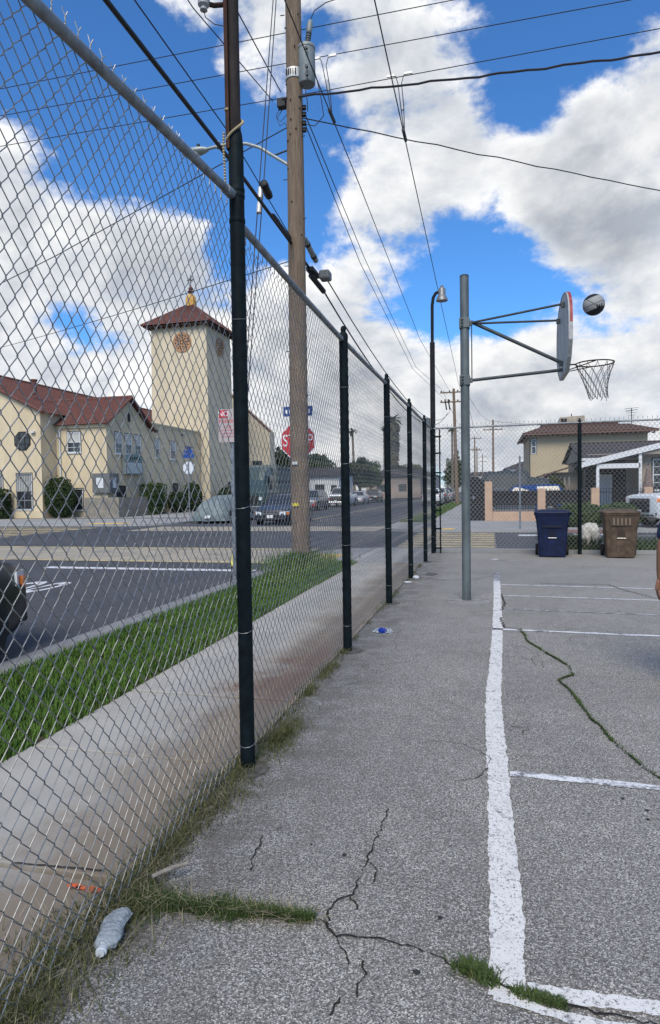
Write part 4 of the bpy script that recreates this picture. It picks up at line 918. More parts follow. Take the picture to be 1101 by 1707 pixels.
# ------------------------------------------------------------------ vehicles
M_GLASS = mat('car_glass', (.020,.026,.030), .08, spec=.7); M_TYRE = mat('tyre_rubber', (.012,.012,.012), .85); M_RIM = mat('alloy_rim', (.32,.33,.34), .35, .8); M_CHROME = mat('chrome_trim', (.62,.63,.64), .18, .9)
M_HL = mat('headlamp_glass', (.62,.66,.68), .12, spec=.7); M_TL = mat('tail_lamp_red', (.30,.012,.012), .25); M_AMB = mat('amber_lamp', (.80,.22,.05), .25); M_TRIM = mat('black_trim', (.012,.013,.014), .5); M_PLATE = mat('number_plate', (.65,.66,.66), .5)
def carpaint(name, c): return mat(name, c, .28, .15, spec=.6)
def ring2(y, hw, z0, z1, r=.12, tuck=.06):
    r = min(r, (z1-z0)*.45, hw*.4)
    return [(-(hw-tuck),y,z0),((hw-tuck),y,z0),(hw,y,z0+.12*(z1-z0)+.02),(hw*1.0,y,z0+.6*(z1-z0)),(hw-.02,y,z1-r*.9),(hw-r*.55,y,z1-r*.15),(hw*.55,y,z1+.012),(-hw*.55,y,z1+.012),(-(hw-r*.55),y,z1-r*.15),(-(hw-.02),y,z1-r*.9),(-hw,y,z0+.6*(z1-z0)),(-hw,y,z0+.12*(z1-z0)+.02)]
CARS = {
 'sedan': dict(L=4.6, W=.91, wh=.33, ax=(1.42,-1.32), body=[(2.30,.62,.28,.55),(2.24,.76,.22,.68),(2.0,.87,.19,.76),(1.3,.90,.17,.90),(.75,.91,.17,.97),(0,.91,.17,.95),(-1.2,.91,.17,.97),(-1.9,.88,.20,1.00),(-2.22,.80,.25,.95),(-2.30,.68,.35,.75)],
      top=[(.95,.80,.95),(.20,.60,1.40),(-.75,.60,1.44),(-1.75,.76,.99)]),
 'suv': dict(L=4.6, W=.92, wh=.36, ax=(1.40,-1.32), body=[(2.28,.66,.32,.72),(2.22,.80,.26,.86),(1.95,.89,.22,.95),(1.2,.92,.20,1.06),(.8,.92,.20,1.08),(0,.92,.20,1.05),(-1.2,.92,.20,1.08),(-2.0,.90,.22,1.10),(-2.24,.84,.28,1.02),(-2.30,.74,.38,.80)],
      top=[(.95,.82,1.05),(.35,.64,1.58),(-1.75,.64,1.62),(-2.15,.80,1.08)]),
 'pickup': dict(L=5.6, W=.98, wh=.40, ax=(1.75,-1.65), body=[(2.78,.80,.42,.98),(2.72,.92,.38,1.12),(2.5,.96,.34,1.18),(1.6,.98,.32,1.22),(1.0,.98,.32,1.22),(-.6,.98,.32,1.16),(-.75,.98,.32,1.20),(-2.6,.97,.36,1.22),(-2.78,.95,.40,1.20),(-2.80,.90,.48,1.10)],
      top=[(1.25,.86,1.20),(.65,.70,1.82),(-.35,.70,1.84),(-.62,.84,1.20)]),
}
def make_car(label, kind, paint, loc, rotz, cat='car', name='parked_car', detail=True):
    d = CARS[kind]; t = thing(name, label, cat, (0,0,0)); W_ = d['W']; dz = 0
    body = obj('body', MB().loft([ring2(y, hw, a, b) for y, hw, a, b in d['body']]), paint, t, smooth=True, world=False)
    tp = d['top']; rg = []
    for y, hw, z in tp: rg.append((y, hw, z))
    (y0,w0,z0),(y1,w1,z1),(y2,w2,z2),(y3,w3,z3) = tp; mb = MB()
    zb = min(z0, z3)-.05; bw = w0+.02
    A = [(-w0,y0,z0),(w0,y0,z0)]; B = [(-w1,y1,z1-.03),(w1,y1,z1-.03)]; Cc = [(-w2,y2,z2-.03),(w2,y2,z2-.03)]; Dd = [(-w3,y3,z3),(w3,y3,z3)]
    ym = (y1+y2)/2
    V = [A[0],A[1],B[0],B[1],(-w1*.8,y1-.12,z1+.01),(w1*.8,y1-.12,z1+.01),(-w2*.8,y2+.12,z2+.01),(w2*.8,y2+.12,z2+.01),Cc[0],Cc[1],Dd[0],Dd[1],(-bw,ym,zb),(bw,ym,zb)]
    F = [(0,1,3,2),(2,3,5,4),(4,5,7,6),(6,7,9,8),(8,9,11,10),(2,4,6,8),(3,9,7,5),(0,2,8,10,12),(1,13,11,9,3)]
    cab = obj('cabin', mb.add(V, F), paint, t, smooth=False, world=False, bevel=.02)
    def pane(name, q, off, inset=(.07,.08)):
        q = [Vector(v) for v in q]; c = sum(q, Vector())/4; nrm_ = (q[1]-q[0]).cross(q[3]-q[0]).normalized()
        if nrm_.dot(c-Vector((0,ym,1.0))) < 0: nrm_ = -nrm_
        q2 = [v+(c-v)*inset[0] for v in q]; q2 = [v+nrm_*off for v in q2]; return obj(name, MB().add(q2, [(0,1,2,3)]), M_GLASS, cab, world=False)
    pane('windscreen', (A[0],A[1],B[1],B[0]), .006); pane('rear_window', (Cc[0],Cc[1],Dd[1],Dd[0]), .006, (.12,.1))
    for s in (0, 1):
        sg = -1 if s == 0 else 1
        def sp(y, f):  # point on the side plane between belt and roof
            zt = z1-.06 if y > ym else z2-.06; zbelt = max(zb+.06, min(z0,z3)+.01)
            wt = w1; wb = (w0+w3)/2; return (sg*(wb+(wt-wb)*f+.012), y, zbelt+(zt-zbelt)*f)
        yf, yr = y0-.28, y3+.22
        obj('side_window', MB().add([sp(yf,.02), sp(ym+.04,.02), sp(ym+.04,.94), sp(y1-.06,.94)], [(0,1,2,3)]), M_GLASS, cab, world=False)
        obj('side_window', MB().add([sp(ym-.04,.02), sp(yr,.02), sp(y2+.04,.94), sp(ym-.04,.94)], [(0,1,2,3)]), M_GLASS, cab, world=False)
        obj('mirror', MB().box(sg*(W_+.02)-.09, sg*(W_+.02)+.09, y0-.30, y0-.18, z0+.02, z0+.15), paint, t, world=False, bevel=.03)
        obj('door_handle', MB().box(sg*W_-.012, sg*W_+.012, ym-.1, ym+.06, z0-.13, z0-.10), M_TRIM, t, world=False)
        for ay in d['ax']:
            wr = d['wh']; obj('wheel_arch', MB().lathe([(wr+.055,-.005),(wr+.055,.006)], 22, (sg*(W_+.001),ay,wr), 'x'), M_TRIM, body, world=False)
            w = obj('wheel', MB().lathe([(wr*.62,-.10),(wr*.92,-.11),(wr,-.08),(wr,.08),(wr*.92,.11),(wr*.62,.10)], 24, (sg*(W_-.075),ay,wr), 'x'), M_TYRE, t, smooth=True, world=False)
            obj('rim', MB().lathe([(wr*.62,-.112),(wr*.55,-.118),(wr*.2,-.09),(wr*.2,.09),(wr*.55,.118),(wr*.62,.112)], 20, (sg*(W_-.072),ay,wr), 'x'), M_RIM, w, smooth=True, world=False)
    yF, hF, za, zb_ = d['body'][1]; yR, hR, zra, zrb = d['body'][-2]
    for sg in (-1, 1):
        hz = zb_-.12
        obj('headlight', MB().loft([[(sg*(hF-.32),yF+.075,hz-.08),(sg*(hF-.32),yF+.075,hz+.06),(sg*(hF-.34),yF-.05,hz+.05),(sg*(hF-.34),yF-.05,hz-.05)],[(sg*(hF-.04),yF+.02,hz-.11),(sg*(hF-.04),yF+.02,hz+.09),(sg*(hF-.1),yF-.1,hz+.06),(sg*(hF-.1),yF-.1,hz-.05)],[(sg*(hF+.10),yF-.24,hz-.05),(sg*(hF+.095),yF-.24,hz+.10),(sg*(hF-.05),yF-.26,hz+.06),(sg*(hF-.05),yF-.26,hz-.02)]]), M_HL, t, smooth=True, world=False)
        if detail: obj('side_marker', MB().loft([[(sg*(hF-.01),yF+.012,hz-.085),(sg*(hF-.01),yF+.012,hz+.035),(sg*(hF-.03),yF-.03,hz+.03)],[(sg*(hF+.090),yF-.15,hz-.06),(sg*(hF+.088),yF-.15,hz+.05),(sg*(hF+.0),yF-.18,hz+.02)]]), M_AMB, t, smooth=True, world=False)
        obj('tail_light', MB().box(sg*hR-.16, sg*hR+.05, yR-.07, yR+.12, zrb-.20, zrb-.06) if kind != 'pickup' else MB().box(sg*.9-.06, sg*.9+.08, -2.83, -2.7, .8, 1.15), M_TL, t, world=False, bevel=.02)
        obj('fog_lamp', MB().box(sg*(hF-.12)-.10, sg*(hF-.12)+.06, yF-.02, yF+.05, za+.08, za+.16), M_TRIM, t, world=False, bevel=.01)
    obj('grille', MB().box(-hF+.34, hF-.34, yF-.02, yF+.085, za+.16, zb_-.08), M_TRIM, t, world=False, bevel=.02)
    obj('grille_bar', MB().box(-hF+.36, hF-.36, yF+.07, yF+.095, zb_-.16, zb_-.135), M_CHROME, t, world=False)
    obj('front_bumper', MB().box(-hF+.05, hF-.05, yF-.06, yF+.09, za+.02, za+.13), M_TRIM if kind != 'pickup' else M_CHROME, t, world=False, bevel=.03)
    obj('rear_bumper', MB().box(-hR+.04, hR-.04, yR-.12, yR+.05, zra+.05, zra+.20), M_TRIM if kind != 'pickup' else M_CHROME, t, world=False, bevel=.03)
    obj('front_plate', MB().box(-.15, .15, yF+.09, yF+.10, za+.12, za+.26), M_PLATE, t, world=False); obj('rear_plate', MB().box(-.15, .15, yR-.135, yR-.12, zra+.25, zra+.40), M_PLATE, t, world=False)
    if kind == 'pickup': obj('bed_liner', MB().box(-.82,.82,-2.62,-.80,1.20,1.238), M_TRIM, t, world=False)
    t.location = loc; t.rotation_euler = (0,0,rotz); return t
P_BLACK = carpaint('paint_black', (.008,.010,.011)); P_NAVY = carpaint('paint_navy', (.014,.018,.030)); P_WHITE = carpaint('paint_white', (.62,.64,.65)); P_GREY = carpaint('paint_grey', (.09,.10,.11)); P_BLUE = mat('paint_blue', (.012,.045,.16), .85, spec=.1); P_SILV = carpaint('paint_silver', (.36,.37,.38))
RZ = -.10
make_car('black car parked at the near kerb, only its front corner in view', 'suv', P_BLACK, (-5.46, 3.42, RZ), 0)
make_car('dark sedan facing us at the far side of the crossing', 'sedan', P_NAVY, (-9.95, 30.6, RZ), math.pi)
make_car('dark wagon parked along the left kerb behind the stake truck', 'suv', P_GREY, (-14.0, 50.0, RZ), math.pi)
make_car('white pickup parked along the left kerb down the street', 'pickup', P_WHITE, (-13.9, 60.5, RZ), math.pi, 'pickup')
make_car('silver car parked beyond the white pickup on the left kerb', 'sedan', P_SILV, (-14.0, 69, RZ), math.pi)
make_car('black car parked farthest along the left kerb', 'suv', P_BLACK, (-14.0, 78, RZ), math.pi)
make_car('white hatchback seen from behind on the right kerb beyond the crossing', 'suv', P_WHITE, (-5.3, 62, RZ), 0)
make_car('dark blue wagon parked ahead of the white hatchback', 'suv', P_NAVY, (-5.3, 69, RZ), 0)
make_car('silver car parked ahead of the dark blue wagon', 'sedan', P_SILV, (-5.3, 76.5, RZ), 0)
make_car('grey car parked farthest ahead on the right kerb', 'suv', P_GREY, (-5.3, 84, RZ), 0)
make_car('white pickup with a chrome front behind the brown bin', 'pickup', P_WHITE, (7.75, 26.0, 0), rad(112), 'pickup')
make_car('blue car roof showing behind the iron railings', 'suv', P_BLUE, (1.45, 33.2, 0), rad(90))
# car under a grey-green cover
cc = thing('covered_car', 'parked car under a grey-green cloth cover by the church kerb', 'car', (0,0,0))
rg = []
for i in range(19):
    y = -2.25+4.5*i/18; u = abs(y)/2.25; hz = 1.42*(1-.30*max(0, u-.25)**1.1-.42*max(0,u-.8)*2); row = []
    for j in range(17):
        a = j/16; s = a*2-1; x = s*.97; z = .16+(hz-.16)*(1-abs(s)**3.6) if abs(s) < .985 else .14
        if u > .97: z = .14+(z-.14)*.55
        n_ = .035*noise.noise(Vector((x*3, y*2.2, 4)))+.02*noise.noise(Vector((x*9, y*1.2, 9))); row.append((x*(1+.06*(1-z/1.4))+n_, y+n_, max(.12, z+n_)))
    rg.append(row)
mb = MB(); n_ = 17; mb.add([p for r in rg for p in r], [(i*n_+j, i*n_+j+1, (i+1)*n_+j+1, (i+1)*n_+j) for i in range(18) for j in range(16)]+[tuple(range(17)), tuple(18*17+j for j in range(17))])
obj('cover', mb, mat('cover_cloth', (.150,.185,.190), .85, var=.25, scale=3, bump=.4, bscale=8), cc, smooth=True, world=False)
for sg in (-1, 1):
    for ay in (1.35, -1.35): obj('wheel', MB().lathe([(.2,-.1),(.3,-.11),(.33,-.08),(.33,.08),(.3,.11),(.2,.1)], 20, (sg*.84,ay,.33), 'x'), M_TYRE, cc, smooth=True, world=False)
obj('underbody', MB().box(-.8,.8,-2.1,2.1,.17,.35), M_TRIM, cc, world=False); obj('front_plate', MB().box(-.16,.16,-2.33,-2.3,.28,.42), M_PLATE, cc, world=False)
cc.location = (-13.75, 32.0, RZ)
# stake truck behind the covered car
stt = thing('stake_truck', 'dark green truck with slatted stake sides parked behind the covered car', 'truck', (0,0,0)); M_TG = carpaint('truck_green', (.030,.055,.052)); M_SLAT = mat('slat_grey', (.13,.155,.15), .8, var=.3, scale=6)
obj('cab', MB().loft([[(-1.05,y,z0),(1.05,y,z0),(1.05+w,y,zm),(.92,y,z1),(.6,y,z1+.03),(-.6,y,z1+.03),(-.92,y,z1),(-1.05-w,y,zm)] for y, z0, zm, z1, w in ((-3.55,.55,1.1,1.35,-.03),(-3.45,.45,1.2,1.45,0),(-3.35,.45,1.35,2.0,.02),(-2.95,.45,1.35,2.62,.02),(-1.75,.45,1.35,2.68,.02))]), M_TG, stt, smooth=False, world=False, bevel=.03)
obj('windscreen', MB().quad((-.88,-3.40,1.48),(.88,-3.40,1.48),(.78,-3.02,2.48),(-.78,-3.02,2.48)).shift((0,-.03,.01)), M_GLASS, stt, world=False)
for sg in (-1, 1):
    obj('side_window', MB().box(sg*1.075-.004, sg*1.075+.004, -2.85, -2.0, 1.5, 2.25), M_GLASS, stt, world=False); obj('headlight', MB().lathe([(.10,0),(.10,.04),(.06,.06)], 14, (sg*.78,-3.62,1.05), 'y'), M_HL, stt, world=False); obj('mirror', MB().box(sg*1.22-.08, sg*1.22+.08, -3.1, -3.05, 1.5, 1.95), M_TRIM, stt, world=False)
    for ay in (-2.7, 1.9): obj('wheel', MB().lathe([(.25,-.13),(.40,-.14),(.44,-.1),(.44,.1),(.40,.14),(.25,.13)], 22, (sg*.92,ay,.44), 'x'), M_TYRE, stt, smooth=True, world=False)
    for k in range(22): obj('slat', MB().box(sg*1.12-.02, sg*1.12+.02, -1.55+k*.235, -1.37+k*.235, .95, 2.75+.05*math.sin(k*1.3)), M_SLAT, stt, world=False)
    for z in (1.15, 1.9, 2.6): obj('slat_rail', MB().box(sg*1.15-.01 if sg > 0 else sg*1.15-.012, sg*1.15+.012, -1.6, 3.6, z, z+.08), M_TRIM, stt, world=False)
obj('deck', MB().box(-1.12,1.12,-1.6,3.7,.75,.94), M_TRIM, stt, world=False); obj('headboard', MB().box(-1.1,1.1,-1.66,-1.60,.95,2.85), M_SLAT, stt, world=False); obj('load', MB().box(-1.0,1.0,-1.5,3.5,.95,2.45), mat('truck_load', (.05,.055,.055), .9, var=.4, scale=3), stt, world=False)
obj('bumper', MB().box(-1.1,1.1,-3.75,-3.58,.42,.66), M_CHROME, stt, world=False, bevel=.02); obj('grille', MB().box(-.6,.6,-3.60,-3.54,.72,1.2), M_TRIM, stt, world=False)
stt.location = (-13.7, 38.6, RZ); stt.scale = (1.05, 1.0, 1.12)

# ------------------------------------------------------------------ person at the right edge, facing the hoop
def person():
    t = thing('person', 'person in navy top and shorts at the right edge, arm hanging down', 'person', (1.47, 5.12, 0))
    skin = mat('skin', (.21,.105,.066), .55, var=.12, scale=14); navy = mat('navy_cloth', (.008,.016,.050), .85, var=.3, scale=10); navy2 = mat('navy_shorts', (.008,.014,.040), .85, var=.3, scale=8); hair = mat('dark_hair', (.012,.009,.008), .6); shoe = mat('shoe', (.30,.30,.31), .7)
    def skinmesh(name, vs, es, rs, m, par, root=0, sub=2):
        me = bpy.data.meshes.new(name); me.from_pydata([(x, y, z) for x, y, z in vs], es, []); o = bpy.data.objects.new(name, me); link(o, par); me.materials.append(m)
        sk = o.modifiers.new('skin', 'SKIN'); sk.use_smooth_shade = True
        for i, v in enumerate(me.skin_vertices[0].data):
            r = rs[i]; v.radius = r if isinstance(r, tuple) else (r, r); v.use_root = (i == root)
        s = o.modifiers.new('sub', 'SUBSURF'); s.levels = sub; s.render_levels = sub; return o
    # local frame: x right, y forward (towards the hoop), origin between the feet
    V = [(0,0,.90),(0,.0,1.08),(0,.0,1.26),(0,-.01,1.345),(0,.005,1.42),  # pelvis, waist, chest, upper chest, neck
         (-.09,0,.84),(-.10,.01,.46),(-.105,-.02,.09),(-.11,.10,.04),   # left leg
         (.09,0,.84),(.10,.03,.46),(.11,.0,.09),(.115,.12,.04),         # right leg
         (-.165,-.005,1.315),(-.215,-.01,1.24),(-.262,-.015,1.05),(-.262,.035,.865),(-.262,.045,.80), # left arm hanging
         (.165,-.005,1.315),(.215,-.01,1.24),(.27,.05,1.06),(.24,.22,1.02),(.23,.29,1.02)]
    E_ = [(0,1),(1,2),(2,3),(3,4),(0,5),(5,6),(6,7),(7,8),(0,9),(9,10),(10,11),(11,12),(3,13),(13,14),(14,15),(15,16),(16,17),(3,18),(18,19),(19,20),(20,21),(21,22)]
    R_ = [(.135,.095),(.12,.085),(.135,.095),(.11,.08),.05,(.085,.08),.055,.036,.034,(.085,.08),.055,.036,.034,.06,.048,.038,.026,(.024,.018),.06,.048,.040,.029,(.03,.022)]
    body = skinmesh('body', V, E_, R_, skin, t)
    # hands
    def hand(w, d, side):
        vs = [w]; es = []; rs = [.026]; w = Vector(w); d = Vector(d).normalized(); fw_ = Vector((0,1,0)) if abs(d.y) < .7 else Vector((0,0,1)); pn = d.cross(fw_).normalized(); fw_ = pn.cross(d).normalized()
        k = w+d*.045; vs.append(tuple(k)); es.append((0,1)); rs.append((.034,.017)); o = skinmesh('palm', [tuple(w-d*.02), tuple(w+d*.02), tuple(w+d*.085)], [(0,1),(1,2)], [(.022,.017),(.032,.015),(.036,.013)], skin, body)
        for i, (off, ln) in enumerate(((-.030,.066),(-.010,.080),(.010,.086),(.029,.078))):
            b = w+d*.07+fw_*off; c = Vector((side*.012,0,0)); q = [b, b+d*ln*.40+fw_*off*.15, b+d*ln*.75+fw_*off*.2+c*.7, b+d*ln*1.0+fw_*off*.2+c*1.6]
            skinmesh('finger', [tuple(v) for v in q], [(0,1),(1,2),(2,3)], [.0095,.009,.0082,.007], skin, body, sub=1)
        b = w+d*.015+fw_*.022; q = [b, b+d*.025+fw_*.022, b+d*.055+fw_*.033, b+d*.078+fw_*.032]
        skinmesh('thumb', [tuple(v) for v in q], [(0,1),(1,2),(2,3)], [.013,.011,.0095,.008], skin, body, sub=1)
    hand((-.262,.046,.80), (-.06,.10,-1), 1); hand((.23,.29,1.02), (0,1,-.1), -1)
    # head
    mb = MB(); prof = [(.004,-.120),(.040,-.112),(.060,-.09),(.068,-.05),(.075,0),(.080,.04),(.074,.08),(.05,.11),(.004,.122)]
    hm = MB().lathe(prof, 18); hm.v = [(x*.95, y*1.15+(.01 if y > 0 else 0), z) for x, y, z in hm.v]; hm.shift((0,.015,1.535)); head = obj('head', hm, skin, t, smooth=True, world=False)
    obj('nose', MB().loft([[(-.012,.108,1.545),(.012,.108,1.545),(0,.100,1.55)],[(-.017,.112,1.515),(.017,.112,1.515),(0,.128,1.518)],[(-.01,.108,1.505),(.01,.108,1.505),(0,.110,1.505)]]), skin, head, world=False)
    for s in (-1, 1):
        obj('eye', MB().lathe([(.001,-.006),(.010,0),(.001,.006)], 8, (s*.030,.098,1.548), 'y'), mat('eye_dark', (.02,.015,.012), .3), head, world=False); obj('ear', MB().loft([[(s*.072,.02,1.52),(s*.072,-.01,1.52),(s*.085,-.005,1.525)],[(s*.075,.02,1.565),(s*.075,-.015,1.565),(s*.09,-.01,1.56)]]), skin, head, world=False)
    obj('mouth', MB().box(-.022,.022,.096,.101,1.478,1.484), mat('lips', (.16,.06,.05), .5), head, world=False)
    hr = MB().lathe([(.083,.0),(.089,.04),(.083,.085),(.058,.118),(.004,.132)], 18); hr.v = [(x*.97, y*1.16-.012, z) for x, y, z in hr.v]; hr.shift((0,.012,1.54)); obj('hair', hr, hair, head, smooth=True, world=False)
    # clothes
    sv = [(0,0,.86),(0,0,1.08),(0,0,1.26),(0,-.01,1.345),(0,0,1.39),(-.165,-.005,1.318),(-.218,-.01,1.235),(-.256,-.014,1.09),(.165,-.005,1.318),(.218,-.01,1.235),(.262,.03,1.09)]
    skinmesh('shirt', sv, [(0,1),(1,2),(2,3),(3,4),(3,5),(5,6),(6,7),(3,8),(8,9),(9,10)], [(.16,.12),(.145,.11),(.155,.115),(.125,.095),.062,.072,.064,.056,.072,.064,.056], navy, t)
    skinmesh('shorts', [(0,0,.92),(-.09,0,.83),(-.10,.005,.50),(.09,0,.83),(.10,.02,.50)], [(0,1),(1,2),(0,3),(3,4)], [(.15,.115),(.108,.10),(.098,.095),(.108,.10),(.098,.095)], navy2, t)
    for x, y in ((-.108,.03),(.113,.05)):
        obj('shoe', MB().loft([[(x+dx*w,y+yy,z) for dx, z in ((-1,.0),(1,.0),(1,hh*.6),(.5,hh),(-.5,hh),(-1,hh*.6))] for yy, w, hh in ((-.12,.032,.06),(-.09,.042,.09),(0,.046,.085),(.09,.05,.06),(.145,.036,.035))]), shoe, t, smooth=True, world=False)
    return t
person()
# ------------------------------------------------------------------ buildings
M_STUC = mat('church_stucco', (.60,.50,.335), .95, col2=(.50,.41,.27), scale=1.1, bump=.35, bscale=14, stretch=(1,1,.35))
M_STUC2 = mat('tower_stucco', (.60,.515,.37), .95, col2=(.50,.43,.30), scale=.8, bump=.35, bscale=10, stretch=(1,1,.3))
M_TILE = mat('clay_tile', (.160,.060,.044), .85, col2=(.085,.037,.030), scale=5, bump=.2)
M_WF = mat('window_frame_white', (.55,.57,.58), .6); M_PANE = mat('window_pane', (.030,.036,.042), .12, spec=.6); M_PALE = mat('window_blind', (.40,.40,.38), .8, var=.2, scale=2); M_DK = mat('dark_recess', (.022,.021,.020), .8)
def wavy_roof(mb, p00, p01, p10, p11, pitch=.24, amp=.045, rows=14):
    """barrel-tile slope: p00-p01 runs along the eave, p10-p11 along the ridge"""
    p00, p01, p10, p11 = map(Vector, (p00, p01, p10, p11)); n = max(4, int((p01-p00).length/pitch)*4); nr = ((p01-p00).cross(p10-p00)).normalized()
    if nr.z < 0: nr = -nr
    vs = []; fs = []
    for j in range(rows+1):
        for e in (0, 1):
            if j == rows and e: continue
            f = (j+ (0.999 if e else 0))/rows; f = min(f, 1); step = .018*(0 if e else 1)
            for i in range(n+1):
                u = i/n; q = p00.lerp(p01, u).lerp(p10.lerp(p11, u), f); vs.append(q+nr*(amp*abs(math.sin(math.pi*i/4))+step))
    R_ = len(vs)//(n+1)
    for j in range(R_-1):
        for i in range(n): fs.append((j*(n+1)+i, j*(n+1)+i+1, (j+1)*(n+1)+i+1, (j+1)*(n+1)+i))
    return mb.add(vs, fs)
def window(par, c, w, h, face, bars=(2,2), pale=.5, sill=True, m=M_WF, bars_iron=False):
    """face 'S' looks to -Y, 'E' looks to +X"""
    x, y, z = c
    def bx_(u0,u1,d0,d1,z0,z1): return (x+u0,x+u1,y-d1,y-d0,z0,z1) if face == 'S' else (x+d0,x+d1,y+u0,y+u1,z0,z1)
    f = .05; mb = MB().box(*bx_(-w/2,w/2,.0,.035,z+h/2-f,z+h/2)).box(*bx_(-w/2,w/2,.0,.035,z-h/2,z-h/2+f)).box(*bx_(-w/2,-w/2+f,.001,.034,z-h/2+f,z+h/2-f)).box(*bx_(w/2-f,w/2,.001,.034,z-h/2+f,z+h/2-f)).box(*bx_(-w/2+f,w/2-f,.002,.033,z-.025,z+.025))
    for k in range(1, bars[0]): u = -w/2+w*k/bars[0]; mb.box(*bx_(u-.012,u+.012,.003,.026,z-h/2+f,z+h/2-f))
    for k in range(1, bars[1]*2):
        if k == bars[1]: continue
        zz = z-h/2+h*k/(bars[1]*2); mb.box(*bx_(-w/2+f,w/2-f,.004,.024,zz-.012,zz+.012))
    o = obj('window', mb, m, par)
    obj('pane', MB().box(*bx_(-w/2+f,w/2-f,.001,.012,z+.025,z+h/2-f)), M_PALE if pale > .4 else M_PANE, o); obj('pane', MB().box(*bx_(-w/2+f,w/2-f,.001,.012,z-h/2+f,z-.025)), M_PALE if pale > .8 else M_PANE, o)
    obj('reveal', MB().box(*bx_(-w/2-.05,w/2+.05,-.02,.0008,z-h/2-.03,z+h/2+.06)), M_DK, o)
    if sill: obj('sill', MB().box(*bx_(-w/2-.06,w/2+.06,.0,.08,z-h/2-.07,z-h/2-.002)), M_WF, o)
    if bars_iron:
        b = MB()
        for k in range(9): u = -w/2+w*(k+.5)/9; b.box(*bx_(u-.008,u+.008,.06,.076,z-h/2,z+h/2))
        for zz in (z-h/2+.05, z, z+h/2-.05): b.box(*bx_(-w/2,w/2,.062,.078,zz-.012,zz+.012))
        obj('security_bars', b, M_DK, o)
    return o
ch = thing('church', 'cream stucco church buildings with red clay tile roofs across the intersection', 'church', (-27, 36, 0))
# east wing, gable to the street
EX = -23.6
gab = [(36.2,0),(41.55,0),(41.55,6.0),(38.87,7.78),(36.2,6.0)]
obj('wall', MB().prism(gab, -33, EX, 'x'), M_STUC, ch)
rf = MB(); wavy_roof(rf, (-33.0,35.85,5.88),(EX+.25,35.85,5.88),(-33.0,38.87,7.92),(EX+.25,38.87,7.92)); wavy_roof(rf, (-33,41.9,5.88),(EX+.25,41.9,5.88),(-33,38.87,7.92),(EX+.25,38.87,7.92)); o = obj('roof', rf, M_TILE, ch)
obj('ridge_tiles', MB().tube([(-33,38.87,7.94),(EX+.28,38.87,7.94)], .13, 10), M_TILE, o, smooth=True)
for a, b in (((EX+.26,35.8,5.87),(EX+.26,38.87,7.93)),((EX+.26,41.95,5.87),(EX+.26,38.87,7.93))): obj('verge_tiles', MB().tube([a,b], .09, 8), M_TILE, o, smooth=True)
obj('fascia', MB().box(-27.1, EX+.01, 36.05, 36.19, 5.72, 5.90), M_STUC, ch); obj('downpipe', MB().cyl(-26.95, 36.12, .1, 5.75, .045, 8), M_WF, ch)
window(ch, (-25.95,36.2,4.82-.0), .98, 1.32, 'S', (2,2), .5); window(ch, (-25.95,36.2,1.15), 1.12, 1.35, 'S', (2,1), .2, bars_iron=True)
for yy in (37.56, 38.75, 39.9): window(ch, (EX,yy,4.78), .80, 1.38, 'E', (2,2), .5)
obj('niche', MB().prism([(38.72,6.3),(39.02,6.3),(39.02,6.72),(38.87,6.95),(38.72,6.72)], EX, EX+.03, 'x'), M_DK, ch)
window(ch, (EX,37.75,1.5), 1.0, .9, 'E', (1,1), .1, False, M_DK); window(ch, (EX,40.5,1.25), .9, 1.5, 'E', (1,1), .1, False, M_DK)
# parapet wing
obj('wall', MB().box(-33, EX-.02, 41.56, 49.8, 0, 6.45), M_STUC, ch); obj('coping', MB().box(-33.05, EX+.05, 41.6, 49.85, 6.45, 6.56), M_STUC2, ch)
for yy, w, h in ((42.6,.62,1.35),(45.0,.85,1.35),(47.9,.72,.8)): window(ch, (EX-.02,yy,4.72), w, h, 'E', (1,1), .5)
for yy in (42.9, 45.3, 47.9): window(ch, (EX-.02,yy,1.2), .75, 1.9, 'E', (1,1), .1, False, M_DK)
for yy in (42.3, 46.4): obj('vent', MB().box(EX-.02, EX+.02, yy, yy+.5, 5.95, 6.1), M_DK, ch)
# south gable block
gab = [(-40.3,0),(-27.25,0),(-27.25,6.67),(-33.77,9.74),(-40.3,6.67)]
obj('wall', MB().prism(gab, 34.7, 60, 'y'), M_STUC, ch)
rf = MB(); wavy_roof(rf, (-26.9,34.5,6.58),(-26.9,60,6.58),(-33.77,34.5,9.86),(-33.77,60,9.86), rows=22); wavy_roof(rf, (-40.7,34.5,6.58),(-40.7,60,6.58),(-33.77,34.5,9.86),(-33.77,60,9.86), rows=10); o = obj('roof', rf, M_TILE, ch)
obj('ridge_tiles', MB().tube([(-33.77,34.45,9.9),(-33.77,60,9.9)], .13, 8), M_TILE, o); obj('vent_pipe', MB().cyl(-29.6,37.2,8.2,9.1,.16,12).cyl(-29.6,37.2,9.1,9.2,.22,12), M_TILE, o)
obj('verge_tiles', MB().tube([(-26.9,34.48,6.62),(-33.77,34.48,9.9)], .10, 8), M_TILE, o)
oc8 = [(-28.58+.56*math.cos(rad(22.5+45*k)), 4.88+.56*math.sin(rad(22.5+45*k))) for k in range(8)]
ow = obj('octagon_window', MB().prism([( -28.58+(p[0]+28.58)*1.14, 4.88+(p[1]-4.88)*1.14) for p in oc8], 34.66, 34.699, 'y'), M_DK, ch)
obj('pane', MB().prism(oc8, 34.645, 34.659, 'y'), M_PANE, ow)
mb = MB()
for k in (-.2,.2): mb.box(-28.58+k-.02,-28.58+k+.02,34.62,34.644,4.38,5.38).box(-29.08,-28.08,34.621,34.643,4.88+k-.02,4.88+k+.02)
obj('muntins', mb, M_DK, ow); obj('wall_lamp', MB().box(-27.9,-27.6,34.5,34.69,5.35,5.45), M_WF, ch)
